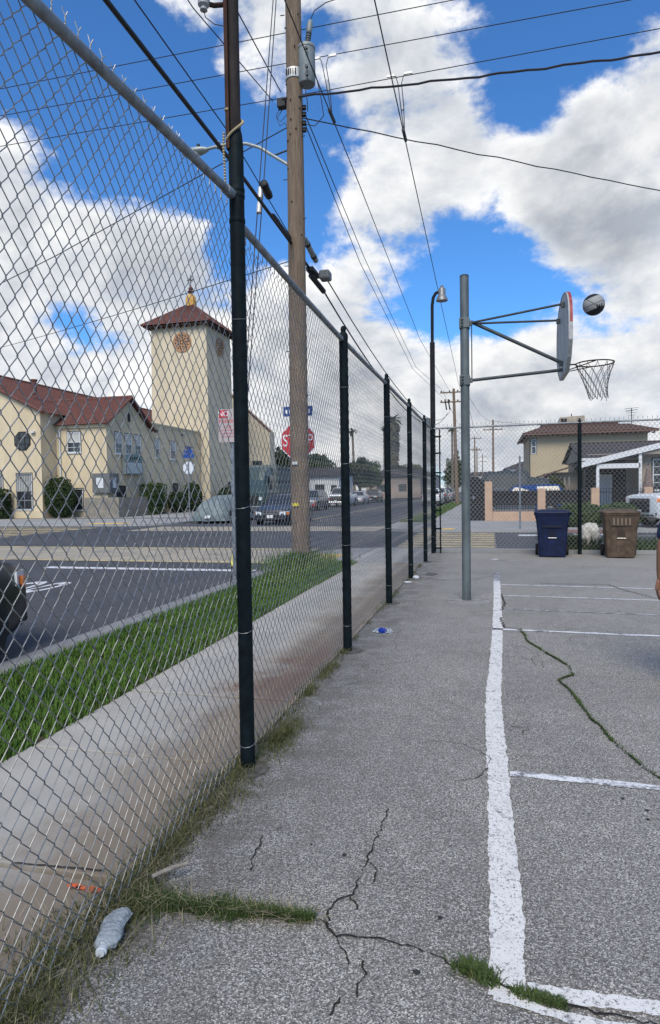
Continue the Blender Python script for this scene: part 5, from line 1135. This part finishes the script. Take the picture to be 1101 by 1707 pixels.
window(ch, (-28.55,34.7,1.70), 1.15, 2.25, 'S', (2,2), .5, bars_iron=True); window(ch, (-30.6,34.7,1.75), .9, 2.0, 'S', (2,2), .5, bars_iron=True)
# notice case and hanging sign on the wing, planter wall
nc = obj('notice_case', MB().box(-24.55,-23.30,35.98,36.19,1.55,2.78).box(EX+.005,EX+.2,36.1,37.2,1.55,2.78), mat('case_grey', (.12,.125,.125), .7), ch)
obj('notice', MB().box(-24.25,-23.75,35.96,35.975,1.85,2.5), M_WF, nc); obj('notice', MB().box(EX+.205,EX+.215,36.45,36.85,1.85,2.5), M_WF, nc)
sg_ = obj('sign_board', MB().box(EX+.05,EX+.32,37.85,39.95,2.75,4.05), mat('sign_case', (.16,.19,.19), .6), ch)
obj('sign_header', MB().prism([(37.9,3.62),(39.9,3.62),(39.9,3.9),(39.4,4.12),(38.4,4.12),(37.9,3.9)], EX+.322, EX+.34, 'x'), mat('sign_teal', (.14,.22,.22), .6), sg_); obj('sign_face', MB().box(EX+.322,EX+.335,38.0,39.85,2.82,3.55), mat('sign_face_pale', (.36,.40,.40), .5), sg_)
for k in range(5): obj('sign_marks', MB().box(EX+.341,EX+.346,38.3+k*.28,38.46+k*.28,3.72,3.95), M_DK, sg_)
obj('planter_wall', MB().box(-24.6,-22.2,35.2,35.5,0,1.25).box(-22.5,-22.2,35.5,38.6,0,1.25), mat('planter_stone', (.25,.225,.18), .95, col2=(.17,.155,.13), scale=3), ch); obj('plinth', MB().box(-40.3,-27.2,34.60,34.695,0,.45), M_STUC, ch)
# bell tower
tw = thing('bell_tower', 'square cream bell tower with red tile roof and round grilles', 'tower', (-25.5, 52.6, 0)); x0,x1,y0,y1 = -28.1,-22.9,50.0,55.2
obj('wall', MB().loft([[(x0-.10,y0-.10,0),(x1+.10,y0-.10,0),(x1+.10,y1+.10,0),(x0-.10,y1+.10,0)],[(x0+.06,y0+.06,15.7),(x1-.06,y0+.06,15.7),(x1-.06,y1-.06,15.7),(x0+.06,y1-.06,15.7)]]), M_STUC2, tw)
cx, cy, e, zt, ze = -25.5, 52.6, 3.15, 17.9, 15.62; rf = MB()
for a, b in (((-e,-e),(e,-e)),((e,-e),(e,e)),((e,e),(-e,e)),((-e,e),(-e,-e))):
    wavy_roof(rf, (cx+a[0],cy+a[1],ze),(cx+b[0],cy+b[1],ze),(cx+a[0]*.1,cy+a[1]*.1,zt),(cx+b[0]*.1,cy+b[1]*.1,zt), .22, .05, 10)
o = obj('roof', rf, M_TILE, tw)
for sx_, sy_ in ((-1,-1),(1,-1),(1,1),(-1,1)): obj('hip_tiles', MB().tube([(cx+sx_*e,cy+sy_*e,ze+.05),(cx+sx_*.2,cy+sy_*.2,zt+.05)], .11, 8), M_TILE, o)
obj('soffit', MB().box(cx-e+.1,cx+e-.1,cy-e+.1,cy+e-.1,ze-.10,ze-.02), mat('soffit_brown', (.06,.035,.028), .9), o)
for k in range(12):
    u = -e+.35+k*(2*e-.7)/11; obj('rafter_end', MB().box(cx+u-.05,cx+u+.05,cy-e+.05,cy-2.5,ze-.22,ze-.10), MATS['soffit_brown'], o); obj('rafter_end', MB().box(cx+2.5,cx+e-.05,cy+u-.05,cy+u+.05,ze-.22,ze-.10), MATS['soffit_brown'], o)
M_GR = mat('terracotta_grille', (.36,.20,.105), .85, var=.2, scale=4)
def grille(face):
    u0, zc, r = (-25.15 if face == 'S' else 52.75), 14.15, .84; n = 28
    ring = [(u0+r*math.cos(2*math.pi*k/n), zc+r*math.sin(2*math.pi*k/n)) for k in range(n)]; d = (y0+.02) if face == 'S' else (x1-.02); s = -1 if face == 'S' else 1; ax = 'y' if face == 'S' else 'x'
    g = obj('grille', MB().prism(ring, d-s*.05, d+s*.05, ax), M_GR, tw); hl = MB(); rn = random.Random(3)
    for rr_, cnt in ((.16,5),(.38,9),(.58,14)):
        for k in range(cnt):
            a = 2*math.pi*(k+.3*rr_)/cnt; c_ = (u0+rr_*math.cos(a), zc+rr_*math.sin(a)); q = .075; hl.prism([(c_[0]+q*math.cos(2*math.pi*m_/6+a), c_[1]+q*math.sin(2*math.pi*m_/6+a)) for m_ in range(6)], d+s*.051, d+s*.055, ax)
    obj('grille_holes', hl, M_DK, g); 
grille('S'); grille('E')
for zz in (3.2, 6.3): obj('slit_window', MB().box(x1-.02,x1+.04,52.0,52.35,zz,zz+1.6), M_DK, tw)
obj('lantern', MB().lathe([(.50,17.75),(.50,18.35),(.46,18.6),(.36,18.8),(.2,18.92)], 8, (cx,cy,0)), mat('lantern_ochre', (.50,.29,.075), .8, var=.2, scale=3), tw); obj('finial', MB().lathe([(.12,18.9),(.16,19.05),(.30,19.12),(.30,19.2),(.16,19.26),(.22,19.42),(.13,19.55),(.05,19.65)], 12, (cx,cy,0)), M_TILE, tw, smooth=True)
obj('weather_cross', MB().box(cx-.025,cx+.025,cy-.025,cy+.025,19.6,20.6).box(cx-.36,cx+.36,cy-.02,cy+.02,20.15,20.2).box(cx-.02,cx+.02,cy-.3,cy+.3,20.155,20.195).tube([(cx+.2*math.cos(a),cy,20.17+.2*math.sin(a)) for a in [k*2*math.pi/16 for k in range(16)]], .018, 5, closed=True), M_DK, tw)
# hall behind the tower
ha = thing('church_hall', 'pale gabled hall behind the bell tower, right of the first post', 'hall', (-28, 63, 0)); gab = [(-34.3,0),(-21.7,0),(-21.7,7.55),(-28,13.45),(-34.3,7.55)]
obj('wall', MB().prism(gab, 62, 63.5, 'y'), M_STUC2, ha); obj('coping', MB().tube([(-21.6,61.95,7.55),(-28,61.95,13.5),(-34.4,61.95,7.55)], .10, 6), M_TILE, ha)
for z in (4.6,): obj('window', MB().box(-23.6,-22.6,61.96,61.998,z-2,z), M_PANE, ha)
# ------------------------------------------------------------------ houses on the right
h2 = thing('two_storey_house', 'yellow stucco two-storey house with low brown roof across the street', 'house', (7, 50, 0)); M_YS = mat('yellow_stucco', (.45,.365,.235), .95, col2=(.40,.325,.21), scale=.8, bump=.3, bscale=12); M_SH = mat('brown_shingle', (.105,.058,.042), .9, col2=(.070,.040,.032), scale=8, stretch=(1,1,3))
obj('wall', MB().box(2.9,10.9,50,60,0,5.45), M_YS, h2)
def hip(name, x0,x1,y0,y1,ze,zt,in_x,in_y,m,par):
    mb = MB(); n = 9
    for k in range(n):     # shingle courses, each a shallow step
        f0, f1 = k/n, (k+1)/n; a = [(x0+in_x*f0,y0+in_y*f0),(x1-in_x*f0,y0+in_y*f0),(x1-in_x*f0,y1-in_y*f0),(x0+in_x*f0,y1-in_y*f0)]; b = [(x0+in_x*f1,y0+in_y*f1),(x1-in_x*f1,y0+in_y*f1),(x1-in_x*f1,y1-in_y*f1),(x0+in_x*f1,y1-in_y*f1)]
        za, zb = ze+(zt-ze)*f0+.03, ze+(zt-ze)*f1; mb.loft([[(p[0],p[1],za) for p in a],[(p[0],p[1],zb) for p in b]], caps=(k == n-1)); mb.loft([[(p[0],p[1],za-.03) for p in a],[(p[0],p[1],za) for p in a]], caps=(k == 0))
    return obj(name, mb, m, par)
r_ = hip('roof', 2.35,11.5,49.2,60.8,5.45,6.12,1.6,2.6,M_SH,h2); obj('fascia', MB().box(2.37,11.48,49.22,49.30,5.30,5.46).box(2.37,2.45,49.3,60,5.30,5.46), mat('brown_fascia', (.12,.062,.045), .8), h2)
for k in range(24): obj('rafter_tail', MB().box(2.55+k*.375,2.62+k*.375,49.3,50.0,5.20,5.30), MATS['brown_fascia'], h2)
obj('roof_cap', MB().box(3.9,9.4,52.5,57,6.05,6.36), M_SH, r_); ac = obj('cooler_box', MB().loft([[(5.2,53,6.36),(7.15,53,6.36),(7.15,54.6,6.36),(5.2,54.6,6.36)],[(5.35,53.1,6.9),(7.1,53.1,6.98),(7.1,54.5,6.98),(5.35,54.5,6.9)]]), mat('cooler_tan', (.30,.26,.20), .8, var=.15, scale=3), r_); obj('cooler_grille', MB().box(5.35,5.8,52.98,53.02,6.45,6.78), M_DK, ac); obj('cooler_spike', MB().cyl(6.2,53.6,6.95,7.2,.04,6), M_DK, ac)
window(h2, (3.15,50,4.5), .35, 1.1, 'S', (1,1), .2, False); obj('side_post', MB().box(2.86,2.90,50.2,50.4,2,5.3), M_DK, h2)
an = thing('roof_antenna', 'television antenna mast rising behind the yellow house roof', 'antenna', (10.5,56,5.0)); obj('mast', MB().cyl(10.62,54,5.2,7.5,.03,6), M_DK, an)
for k, z in enumerate((7.45,7.3,7.1,6.9)): obj('element', MB().tube([(10.62-.5+.08*k,54,z),(10.62+.5-.08*k,54-.1,z+.05)], .014, 5), M_DK, an)
obj('boom', MB().tube([(10.2,53.8,7.2),(11.1,54.2,7.4)], .016, 5), M_DK, an)
bg_ = thing('bungalow', 'low bungalow with dark roof and white porch gable across the street', 'house', (8, 36, 0)); M_BW = mat('bungalow_stucco', (.33,.28,.22), .95, col2=(.28,.24,.19), scale=1, bump=.3, bscale=12); M_GS = mat('grey_shingle', (.050,.043,.042), .95, col2=(.032,.029,.030), scale=9); M_WT = mat('white_trim', (.62,.63,.63), .7)
obj('wall', MB().box(5.0,20,36.5,45,0,3.2), M_BW, bg_)
def slope(name, pts, m, par, th=.07):
    a = [Vector(p) for p in pts]; n = (a[1]-a[0]).cross(a[3]-a[0]).normalized(); return obj(name, MB().loft([[tuple(v) for v in a],[tuple(v-n*th) for v in a]]), m, par)
slope('roof', [(4.55,35.6,2.95),(20,35.6,2.95),(20,40,3.98),(4.55,40,3.98)], M_GS, bg_); slope('roof', [(4.55,44.5,2.95),(20,44.5,2.95),(20,40,3.985),(4.55,40,3.985)], M_GS, bg_)
obj('gable', MB().prism([(35.9,2.9),(44.2,2.9),(40,3.9)], 4.75, 5.0, 'x'), M_BW, bg_); obj('gutter', MB().box(4.55,12,35.5,35.6,2.82,2.95), M_WT, bg_)
# porch gable sloping up to the right
pr = obj('porch_roof', MB().loft([[(4.15,32.6,2.52),(10.4,32.6,4.05),(10.4,36,4.05),(4.15,36,2.52)],[(4.15,32.6,2.62),(10.4,32.6,4.15),(10.4,36,4.15),(4.15,36,2.62)]]), M_GS, bg_)
obj('barge_board', MB().loft([[(4.1,32.52,2.36),(10.4,32.52,3.88),(10.4,32.59,3.88),(4.1,32.59,2.36)],[(4.1,32.52,2.62),(10.4,32.52,4.14),(10.4,32.59,4.14),(4.1,32.59,2.62)]]), M_WT, pr); obj('porch_beam', MB().box(4.9,6.8,32.62,32.78,2.33,2.55), M_WT, pr)
for x in (4.88, 6.74): obj('porch_post', MB().box(x,x+.13,32.62,32.75,0,2.33 if x < 6 else 3.0), M_WT, bg_)
obj('porch_infill', MB().prism([(6.87,2.95),(10.4,2.95),(10.4,3.9),(6.87,3.02)], 32.64, 32.72, 'y'), M_BW, bg_); obj('front_wall', MB().box(6.88,12,33.2,33.4,0,2.95), M_BW, bg_); obj('porch_back', MB().box(4.9,6.88,36.3,36.45,0,2.9), mat('porch_shade', (.035,.030,.028), .9, var=.3, scale=2), bg_)  # porch_back: shade of the porch interior is put into its near-black wall colour
wn = window(bg_, (8.05,33.2,2.0), 1.2, 1.5, 'S', (3,2), .1); obj('door', MB().box(5.4,6.2,36.24,36.29,.1,2.1), M_WT, bg_); obj('step', MB().box(4.8,6.9,32.4,36.3,0,.18), M_CONC, bg_)
annex = obj('annex', MB().box(3.2,4.9,38,42,0,2.3), M_BW, bg_); slope('annex_roof', [(2.8,37.2,2.15),(4.8,37.2,2.75),(4.8,42.4,2.75),(2.8,42.4,2.15)], M_SH, annex)
for k in range(14): obj('balcony_bar', MB().box(2.75+k*.11,2.77+k*.11,37.3,37.32,1.55,2.05), M_WT if k % 2 else M_DK, annex)
um = thing('folded_parasol', 'folded brown parasol standing in front of the bungalow window', 'parasol', (7.05,32.2,0)); obj('canopy', MB().lathe([(.33,1.0),(.30,1.05),(.16,1.9),(.09,2.25),(.03,2.42)], 9, (7.05,32.2,0)), mat('parasol_brown', (.17,.125,.105), .9, var=.2, scale=5), um); obj('pole', MB().cyl(7.05,32.2,0,2.5,.02,8), M_DK, um); obj('base', MB().lathe([(.25,0),(.25,.06),(.05,.1)], 14, (7.05,32.2,0)), M_DK, um)
# garden wall with pillars and railings
gwl = thing('garden_wall', 'peach pillars and low wall with black railings in front of the bungalow', 'wall', (3, 30, 0)); M_PCH = mat('peach_stucco', (.50,.335,.225), .95, col2=(.43,.29,.20), scale=2, bump=.3, bscale=16); M_IRON = mat('black_iron', (.010,.010,.012), .6)
for x, h in ((-.08,1.78),(2.20,1.43),(4.43,1.43),(6.55,1.43),(8.8,1.43)):
    q = obj('pillar', MB().box(x-.165,x+.165,29.85,30.18,0,h), M_PCH, gwl, bevel=.012)
for a, b in ((.09,2.03),(2.37,4.26),(4.6,6.38),(6.72,8.63)):
    obj('low_wall', MB().box(a,b,29.92,30.10,0,.42), M_PCH, gwl); pk = MB()
    for k in range(int((b-a)/.115)): xx = a+.06+k*.115; pk.box(xx-.010,xx+.010,30.0,30.02,.42,1.36).box(xx-.016,xx+.016,29.995,30.025,1.36,1.41)
    obj('pickets', pk, M_IRON, gwl, kind='stuff')
    for z in (.52, 1.22): obj('railing', MB().box(a,b,29.99,30.03,z,z+.035), M_IRON, gwl)
    if a < 4: obj('screen', MB().box(a,b,30.05,30.06,.72,1.34), mat('black_screen', (.012,.012,.016), .8), gwl)
obj('white_board', MB().box(.2,1.95,30.3,30.34,.44,.72), mat('white_slat', (.42,.44,.45), .8, var=.2, scale=8), gwl)
gt = thing('iron_gate', 'black arched iron gate left of the first peach pillar', 'gate', (-.62,30,0)); obj('gate_panel', MB().prism([(-1.0,.03),(-.26,.03),(-.26,1.6),(-.34,1.85),(-.5,1.98),(-.72,2.02),(-1.0,1.98)], 29.98, 30.02, 'y'), MATS['black_screen'], gt)
for k in range(7): obj('gate_bar', MB().box(-.97+k*.115,-.95+k*.115,29.95,29.98,.05,1.85), M_IRON, gt)
obj('latch', MB().box(-.78,-.70,29.93,29.95,1.0,1.12), M_SPOST, gt)
# tarp-covered trailer behind the railings
tp_ = thing('tarp_covered_trailer', 'long low load under a dark green tarp behind the peach pillars', 'trailer', (1.2,35,0)); rg = []
for i in range(25):
    x = -.55+3.5*i/24; h = 2.38+.05*math.sin(i*.8+.6)-.35*max(0,min(1,(i-16)/2))-.5*max(0,(3-i)/3)-.25*max(0,(i-22)/2); row = []
    for j in range(11):
        s = j/10*2-1; z = .7+(h-.7)*(1-abs(s)**4); n_ = .06*noise.noise(Vector((x*2.2,s*2,3))); row.append((x+n_, 35.2+s*1.05, z+n_))
    rg.append(row)
obj('tarp', MB().add([p for r in rg for p in r], [(i*11+j,i*11+j+1,(i+1)*11+j+1,(i+1)*11+j) for i in range(24) for j in range(10)]+[tuple(range(11)),tuple(24*11+j for j in range(11))]), mat('dark_tarp', (.014,.022,.026), .6, col2=(.034,.042,.045), scale=1.2, bump=.5, bscale=6), tp_, smooth=True)
obj('trailer_frame', MB().box(-.5,2.9,34.2,36.2,.4,.72), M_TRIM, tp_)
for k in range(3): obj('frame_hoop', MB().box(.2+k*1.0,.9+k*1.0,34.13,34.16,1.1,1.5), mat('hoop_grey', (.10,.11,.115), .6), tp_)
for x in (.6, 1.9): obj('wheel', MB().lathe([(.2,-.1),(.33,-.09),(.33,.09),(.2,.1)], 18, (x,34.3,.33), 'y'), M_TYRE, tp_)
wb = thing('white_house', 'small white house far down the left side of the street', 'house', (-19,75,0)); obj('wall', MB().box(-22.5,-17.6,75,83,0,3.3), mat('white_stucco', (.55,.56,.56), .9, var=.1, scale=1), wb); slope('roof', [(-23,74.6,3.2),(-17.2,74.6,3.2),(-17.2,79,4.3),(-23,79,4.3)], M_GS, wb); slope('roof', [(-23,83.4,3.2),(-17.2,83.4,3.2),(-17.2,79,4.31),(-23,79,4.31)], M_GS, wb); obj('window', MB().box(-20.6,-19.4,74.96,74.998,1,2.2), M_PANE, wb); obj('door', MB().box(-18.6,-17.9,74.96,74.998,0,2.1), M_DK, wb)
for k, (x, y, w, d, h, c) in enumerate(((2,110,11,10,3.4,(.36,.33,.28)),(3,130,10,12,5.2,(.40,.40,.41)),(-20,105,9,12,3.6,(.30,.24,.2)),(-21,135,10,12,4.2,(.38,.36,.33)),(-13,240,22,14,6.0,(.33,.32,.31)))):
    b = thing('far_house', ['beige house far down the right side of the street','grey house farther down the right side of the street','brown house far down the left side of the street','pale house farther down the left side of the street','low grey building closing the far end of the street'][k], 'house', (x,y,0))
    obj('wall', MB().box(x,x+w,y,y+d,0,h), mat('far_wall%d' % k, c, .9), b); obj('roof', MB().loft([[(x-.4,y-.4,h),(x+w+.4,y-.4,h),(x+w+.4,y+d+.4,h),(x-.4,y+d+.4,h)],[(x+w*.3,y+d*.35,h+1.4),(x+w*.7,y+d*.35,h+1.4),(x+w*.7,y+d*.65,h+1.4),(x+w*.3,y+d*.65,h+1.4)]]), M_GS, b)
    for q in (.2,.6): obj('window', MB().box(x+w*q,x+w*q+1.3,y-.04,y-.002,1.1,2.3), M_PANE, b); obj('window', MB().box(x-.04,x-.002,y+d*q,y+d*q+1.3,1.1,2.3), M_PANE, b)
# ------------------------------------------------------------------ far poles
def far_pole(label, x, y, h, arms, lean=0):
    t = thing('utility_pole', label, 'pole', (x,y,0), 'utility poles down the street'); obj('shaft', MB().tube([(x,y,-.1),(x+lean*.5,y,h*.5),(x+lean,y,h)], [.19,.16,.12], 10), M_WOOD, t, smooth=True)
    for z, w in arms:
        a = obj('crossarm', MB().box(x+lean-w,x+lean+w,y-.16,y-.04,z-.06,z+.06), M_WOOD, t)
        for k in range(4): obj('insulator', MB().lathe([(.05,0),(.07,.05),(.03,.16)], 8, (x+lean-w+.1+k*(2*w-.2)/3,y-.1,z+.06)), M_LINE, a)
    return t
p = far_pole('wooden pole with two crossarms left of the hoop pole', -3.05, 62, 10.9, ((10.55,1.25),(9.65,1.25)), -.25)
for dx in (-.75, -.45): obj('cutout', MB().tube([(-3.3+dx,61.8,9.5),(-3.3+dx+.1,61.75,8.9),(-3.3+dx-.05,61.75,9.9)], .07, 6), M_LINE, p)
far_pole('wooden pole with one crossarm right of the hoop pole', .42, 93, 11.0, ((9.6,1.3),))
far_pole('farther wooden pole just right of the hoop pole', -2.75, 122, 11.0, ((10.6,1.2),(8.6,1.0)))
far_pole('small distant pole second right of the hoop pole', -3.1, 160, 11.5, ((10.6,1.2),))
far_pole('tiny distant pole third right of the hoop pole', -2.4, 215, 12.5, ((11.5,1.6),(10,1.4)))
for z, x0_, x1_, l in ((10.7,-4.3,-3.6,'left far span'),(10.7,-2.3,-1.9,'right far span')): wire('thin %s wire between the distant poles' % l, [(x0_,62,z),(x1_,122,10.8)], .02, 4, sag=.8)
wire('thin wire crossing between the far poles right of the hoop', [(-2.2,62,10.7),(.4,93,10.8),(40,100,9)], .018, 4, sag=.8)
# ------------------------------------------------------------------ trees and shrubs
M_LEAF = [grass_mat('leaf_dark', (.022,.040,.014), (.034,.055,.018), (.050,.070,.026)), grass_mat('leaf_mid', (.035,.062,.018), (.050,.080,.024), (.075,.10,.035)), grass_mat('leaf_olive', (.050,.062,.022), (.040,.052,.020), (.085,.09,.035))]
M_BARK = mat('bark', (.10,.075,.055), .95, var=.3, scale=6, bump=.4)
def foliage(n, rx, ry, rz, leaf, seed, clumps=14, c=(0,0,0), shell=.55):
    rn = random.Random(seed); vs = []; fs = []; cl = []
    for k in range(clumps):
        a, b = rn.uniform(0, 6.283), math.acos(rn.uniform(-.75, 1)); q = rn.uniform(.45, .95); cl.append((rx*q*math.sin(b)*math.cos(a), ry*q*math.sin(b)*math.sin(a), rz*q*math.cos(b), rn.uniform(.30, .52)))
    for i in range(n):
        x, y, z, r = cl[i % clumps]; d = Vector((rn.gauss(0,1), rn.gauss(0,1), rn.gauss(0,1))).normalized()*(rn.random()**.35); p_ = Vector((x+d.x*r*rx, y+d.y*r*ry, z+d.z*r*rz))+Vector(c)
        u = Vector((rn.gauss(0,1), rn.gauss(0,1), rn.gauss(0,1))).normalized(); v = u.orthogonal().normalized(); s = leaf*rn.uniform(.6,1.4); o = len(vs)
        vs += [tuple(p_-u*s), tuple(p_+v*s*.5), tuple(p_+u*s), tuple(p_-v*s*.5)]; fs.append((o,o+1,o+2,o+3))
    return MB().add(vs, fs)
TREES = []
for k, (rx, rz) in enumerate(((2.6,2.2),(2.0,2.6),(3.2,1.9))):
    t = thing('tree', 'tree %d' % k, 'tree', (0,0,0), 'trees along the far street'); obj('crown', foliage(4200, rx, rx, rz, .20, 20+k, 18, (0,0,2.2+rz)), M_LEAF[k], t, world=False, kind='stuff')
    obj('trunk', MB().tube([(0,0,-.1),(.1,.05,1.5),(.05,0,3.2)], [.26,.20,.12], 8).tube([(.1,.05,1.8),(.8,.3,3.4)], [.12,.05], 6).tube([(.08,.04,1.9),(-.7,-.3,3.5)], [.11,.05], 6), M_BARK, t, world=False); TREES.append(t)
spots = [(0,(-17.2,86),.85,'dark rounded tree left of the thick palm, nearest of the group'),(1,(-17.0,93),.8,'tall dark tree beside the thick palm on the left kerb'),(2,(-19.5,98),.8,'broad tree behind the dark trees left of the palm'),(0,(-16.8,120),.85,'dark tree just right of the thick palm trunk'),(1,(-17,150),1.0,'distant dark tree on the left side of the street'),(2,(-6.4,200),.8,'broad distant tree over the parked cars'),(2,(-23.4,70),1.05,'airy tree right of the stop sign'),(0,(-25,92),1.0,'dark tree behind the white house'),(2,(-13,260),1.6,'faint broad tree at the end of the street'),(1,(-30,110),1.1,'tree behind the church hall'),(2,(-22,170),1.3,'broad far tree on the left horizon'),(1,(-15,300),1.6,'pale far tree closing the street')]
used = set()
for k, (x, y), s, lab in spots:
    if k in used: t = dup(TREES[k], (x,y,0), random.uniform(0,6), lab, (s,s,s))
    else: t = TREES[k]; used.add(k); t.location = (x,y,0); t.rotation_euler = (0,0,random.uniform(0,6)); t.scale = (s,s,s); t['label'] = lab
cyp = thing('cypress_tree', 'pair of dark narrow cypresses beyond the parked cars', 'tree', (-7.5,150,0)); obj('crown', foliage(2500,1.3,1.3,4.6,.22,5,16,(0,0,5)), M_LEAF[0], cyp, world=False, kind='stuff'); obj('trunk', MB().cyl(0,0,0,2,.2,8), M_BARK, cyp, world=False); dup(cyp, (-9.4,156,0), 1, 'shorter dark cypress left of its twin beyond the parked cars', (1,1,.85)); cyp['label'] = 'taller dark cypress beyond the parked cars'
# palms
def palm(label, x, y, h, skirt, s=1.0, n=40, lean=.0):
    t = thing('palm_tree', label, 'palm', (x,y,0)); obj('trunk', MB().tube([(x,y,-.1),(x+lean*.4,y,h*.5),(x+lean,y,h)], [.30*s+.1*skirt,.22*s+.08*skirt,.20*s], 10), mat('palm_trunk', (.14,.11,.085), .95, var=.3, scale=4), t); vs = []; fs = []; rn = random.Random(int(x*10))
    def frond(p0, d, ln, dr):
        p_ = Vector(p0); d = Vector(d).normalized(); side = d.cross(Vector((0,0,1))).normalized()*.16*s; prev = None
        for k in range(6):
            w = math.sin(math.pi*(k+.6)/6.4); a, b = p_-side*w, p_+side*w; o = len(vs); vs.extend([tuple(a),tuple(b)])
            if prev is not None: fs.append((prev,prev+1,o+1,o))
            prev = o; p_ = p_+d*ln/5; d = (d+Vector((0,0,-dr))).normalized()
    for k in range(n): a = rn.uniform(0,6.283); e = rn.uniform(-.5,1.1); frond((x+lean,y,h), (math.cos(a),math.sin(a),e), rn.uniform(1.0,1.5)*s, .22)
    obj('crown', MB().add(vs, fs), M_LEAF[0], t, kind='stuff')
    if skirt:
        vs = []; fs = []
        for k in range(520):
            z = h-.3-rn.random()**1.1*h*.62; a = rn.uniform(0,6.283); r = (.25+.55*(z/h)**2)*s; frond((x+r*.5*math.cos(a),y+r*.5*math.sin(a),z), (math.cos(a)*.8,math.sin(a)*.8,-.6), rn.uniform(.8,1.3)*s*.8, .3)
        obj('skirt', MB().add(vs, fs), mat('dead_fronds', (.085,.075,.050), .95, col2=(.05,.05,.032), scale=3), t, kind='stuff')
    return t
palm('thick shaggy palm between the second and third fence posts', -16.6, 113, 13.6, 1, 1.5, 60)
palm('tall thin palm left of the shaggy palm', -27.2, 130, 13.6, 0, 1.1, 34, -.3); palm('thin palm close behind the third fence post', -22.5, 140, 15.0, 0, 1.1, 34); palm('thin palm right of the stop sign', -36, 120, 13.5, 0, 1.2, 34); palm('distant palm beside the lamp post', -5.6, 100, 10.6, 0, .8, 30)
# shrubs
def shrub(label, c, r, m, seed, n=2600, leaf=.07, box=False):
    t = thing('shrub', label, 'shrub', c); f = foliage(n, r[0], r[1], r[2], leaf, seed, 40, (0,0,r[2]))
    bm_ = MB(); vs=[]; rn = random.Random(seed)
    for i in range(n):                                   # close-clipped surface layer
        d = Vector((rn.gauss(0,1),rn.gauss(0,1),rn.gauss(0,1))).normalized()
        if box: q = max(abs(d.x),abs(d.y),abs(d.z)); d = d/q*.92
        p_ = Vector((d.x*r[0],d.y*r[1],d.z*r[2]+r[2]))*(1+.08*noise.noise(d*3)); u = Vector((rn.gauss(0,1),rn.gauss(0,1),rn.gauss(0,1))).normalized(); v = u.orthogonal().normalized(); o = len(f.v); s = leaf*rn.uniform(.6,1.3)
        f.v += [tuple(p_-u*s),tuple(p_+v*s*.6),tuple(p_+u*s),tuple(p_-v*s*.6)]; f.f.append((o,o+1,o+2,o+3))
    obj('foliage', f, m, t, world=False, kind='stuff'); obj('stems', MB().cyl(0,0,0,r[2],.08,6), M_BARK, t, world=False)
shrub('large dark clipped round shrub against the church wall', (-26.35,35.2,0), (1.0,.7,1.25), M_LEAF[0], 31)
shrub('clipped box shrub with yellowish top by the church wing', (-22.6,40.2,0), (.55,1.0,1.05), M_LEAF[1], 32, box=True)
shrub('dark hedge at the left edge by the church window', (-30.2,34.0,0), (.95,.5,.92), M_LEAF[0], 33, box=True)
shrub('dark shrub by the church parapet wing, left one', (-22.6,43.6,0), (.6,.9,.75), M_LEAF[0], 34); shrub('tall dark shrub by the church parapet wing, middle one', (-22.5,46,0), (.6,1.0,1.1), M_LEAF[0], 35); shrub('dark shrub at the foot of the bell tower', (-21.6,50.6,0), (.7,.9,.9), M_LEAF[0], 36)
shrub('dark shrub between church tower and covered car', (-19.5,48.6,0), (.7,.9,.8), M_LEAF[0], 37)
for k, (x, w, l) in enumerate(((3.2,.9,'ground-cover shrub right of the third peach pillar'),(4.6,.8,'ground-cover shrub left of the white pickup'))): shrub(l, (x,25.3,0), (w,.5,.42), M_LEAF[1], 40+k)
shrub('tall weeds against the bungalow side wall', (3.4,36.8,0), (.5,.4,1.0), M_LEAF[2], 45)
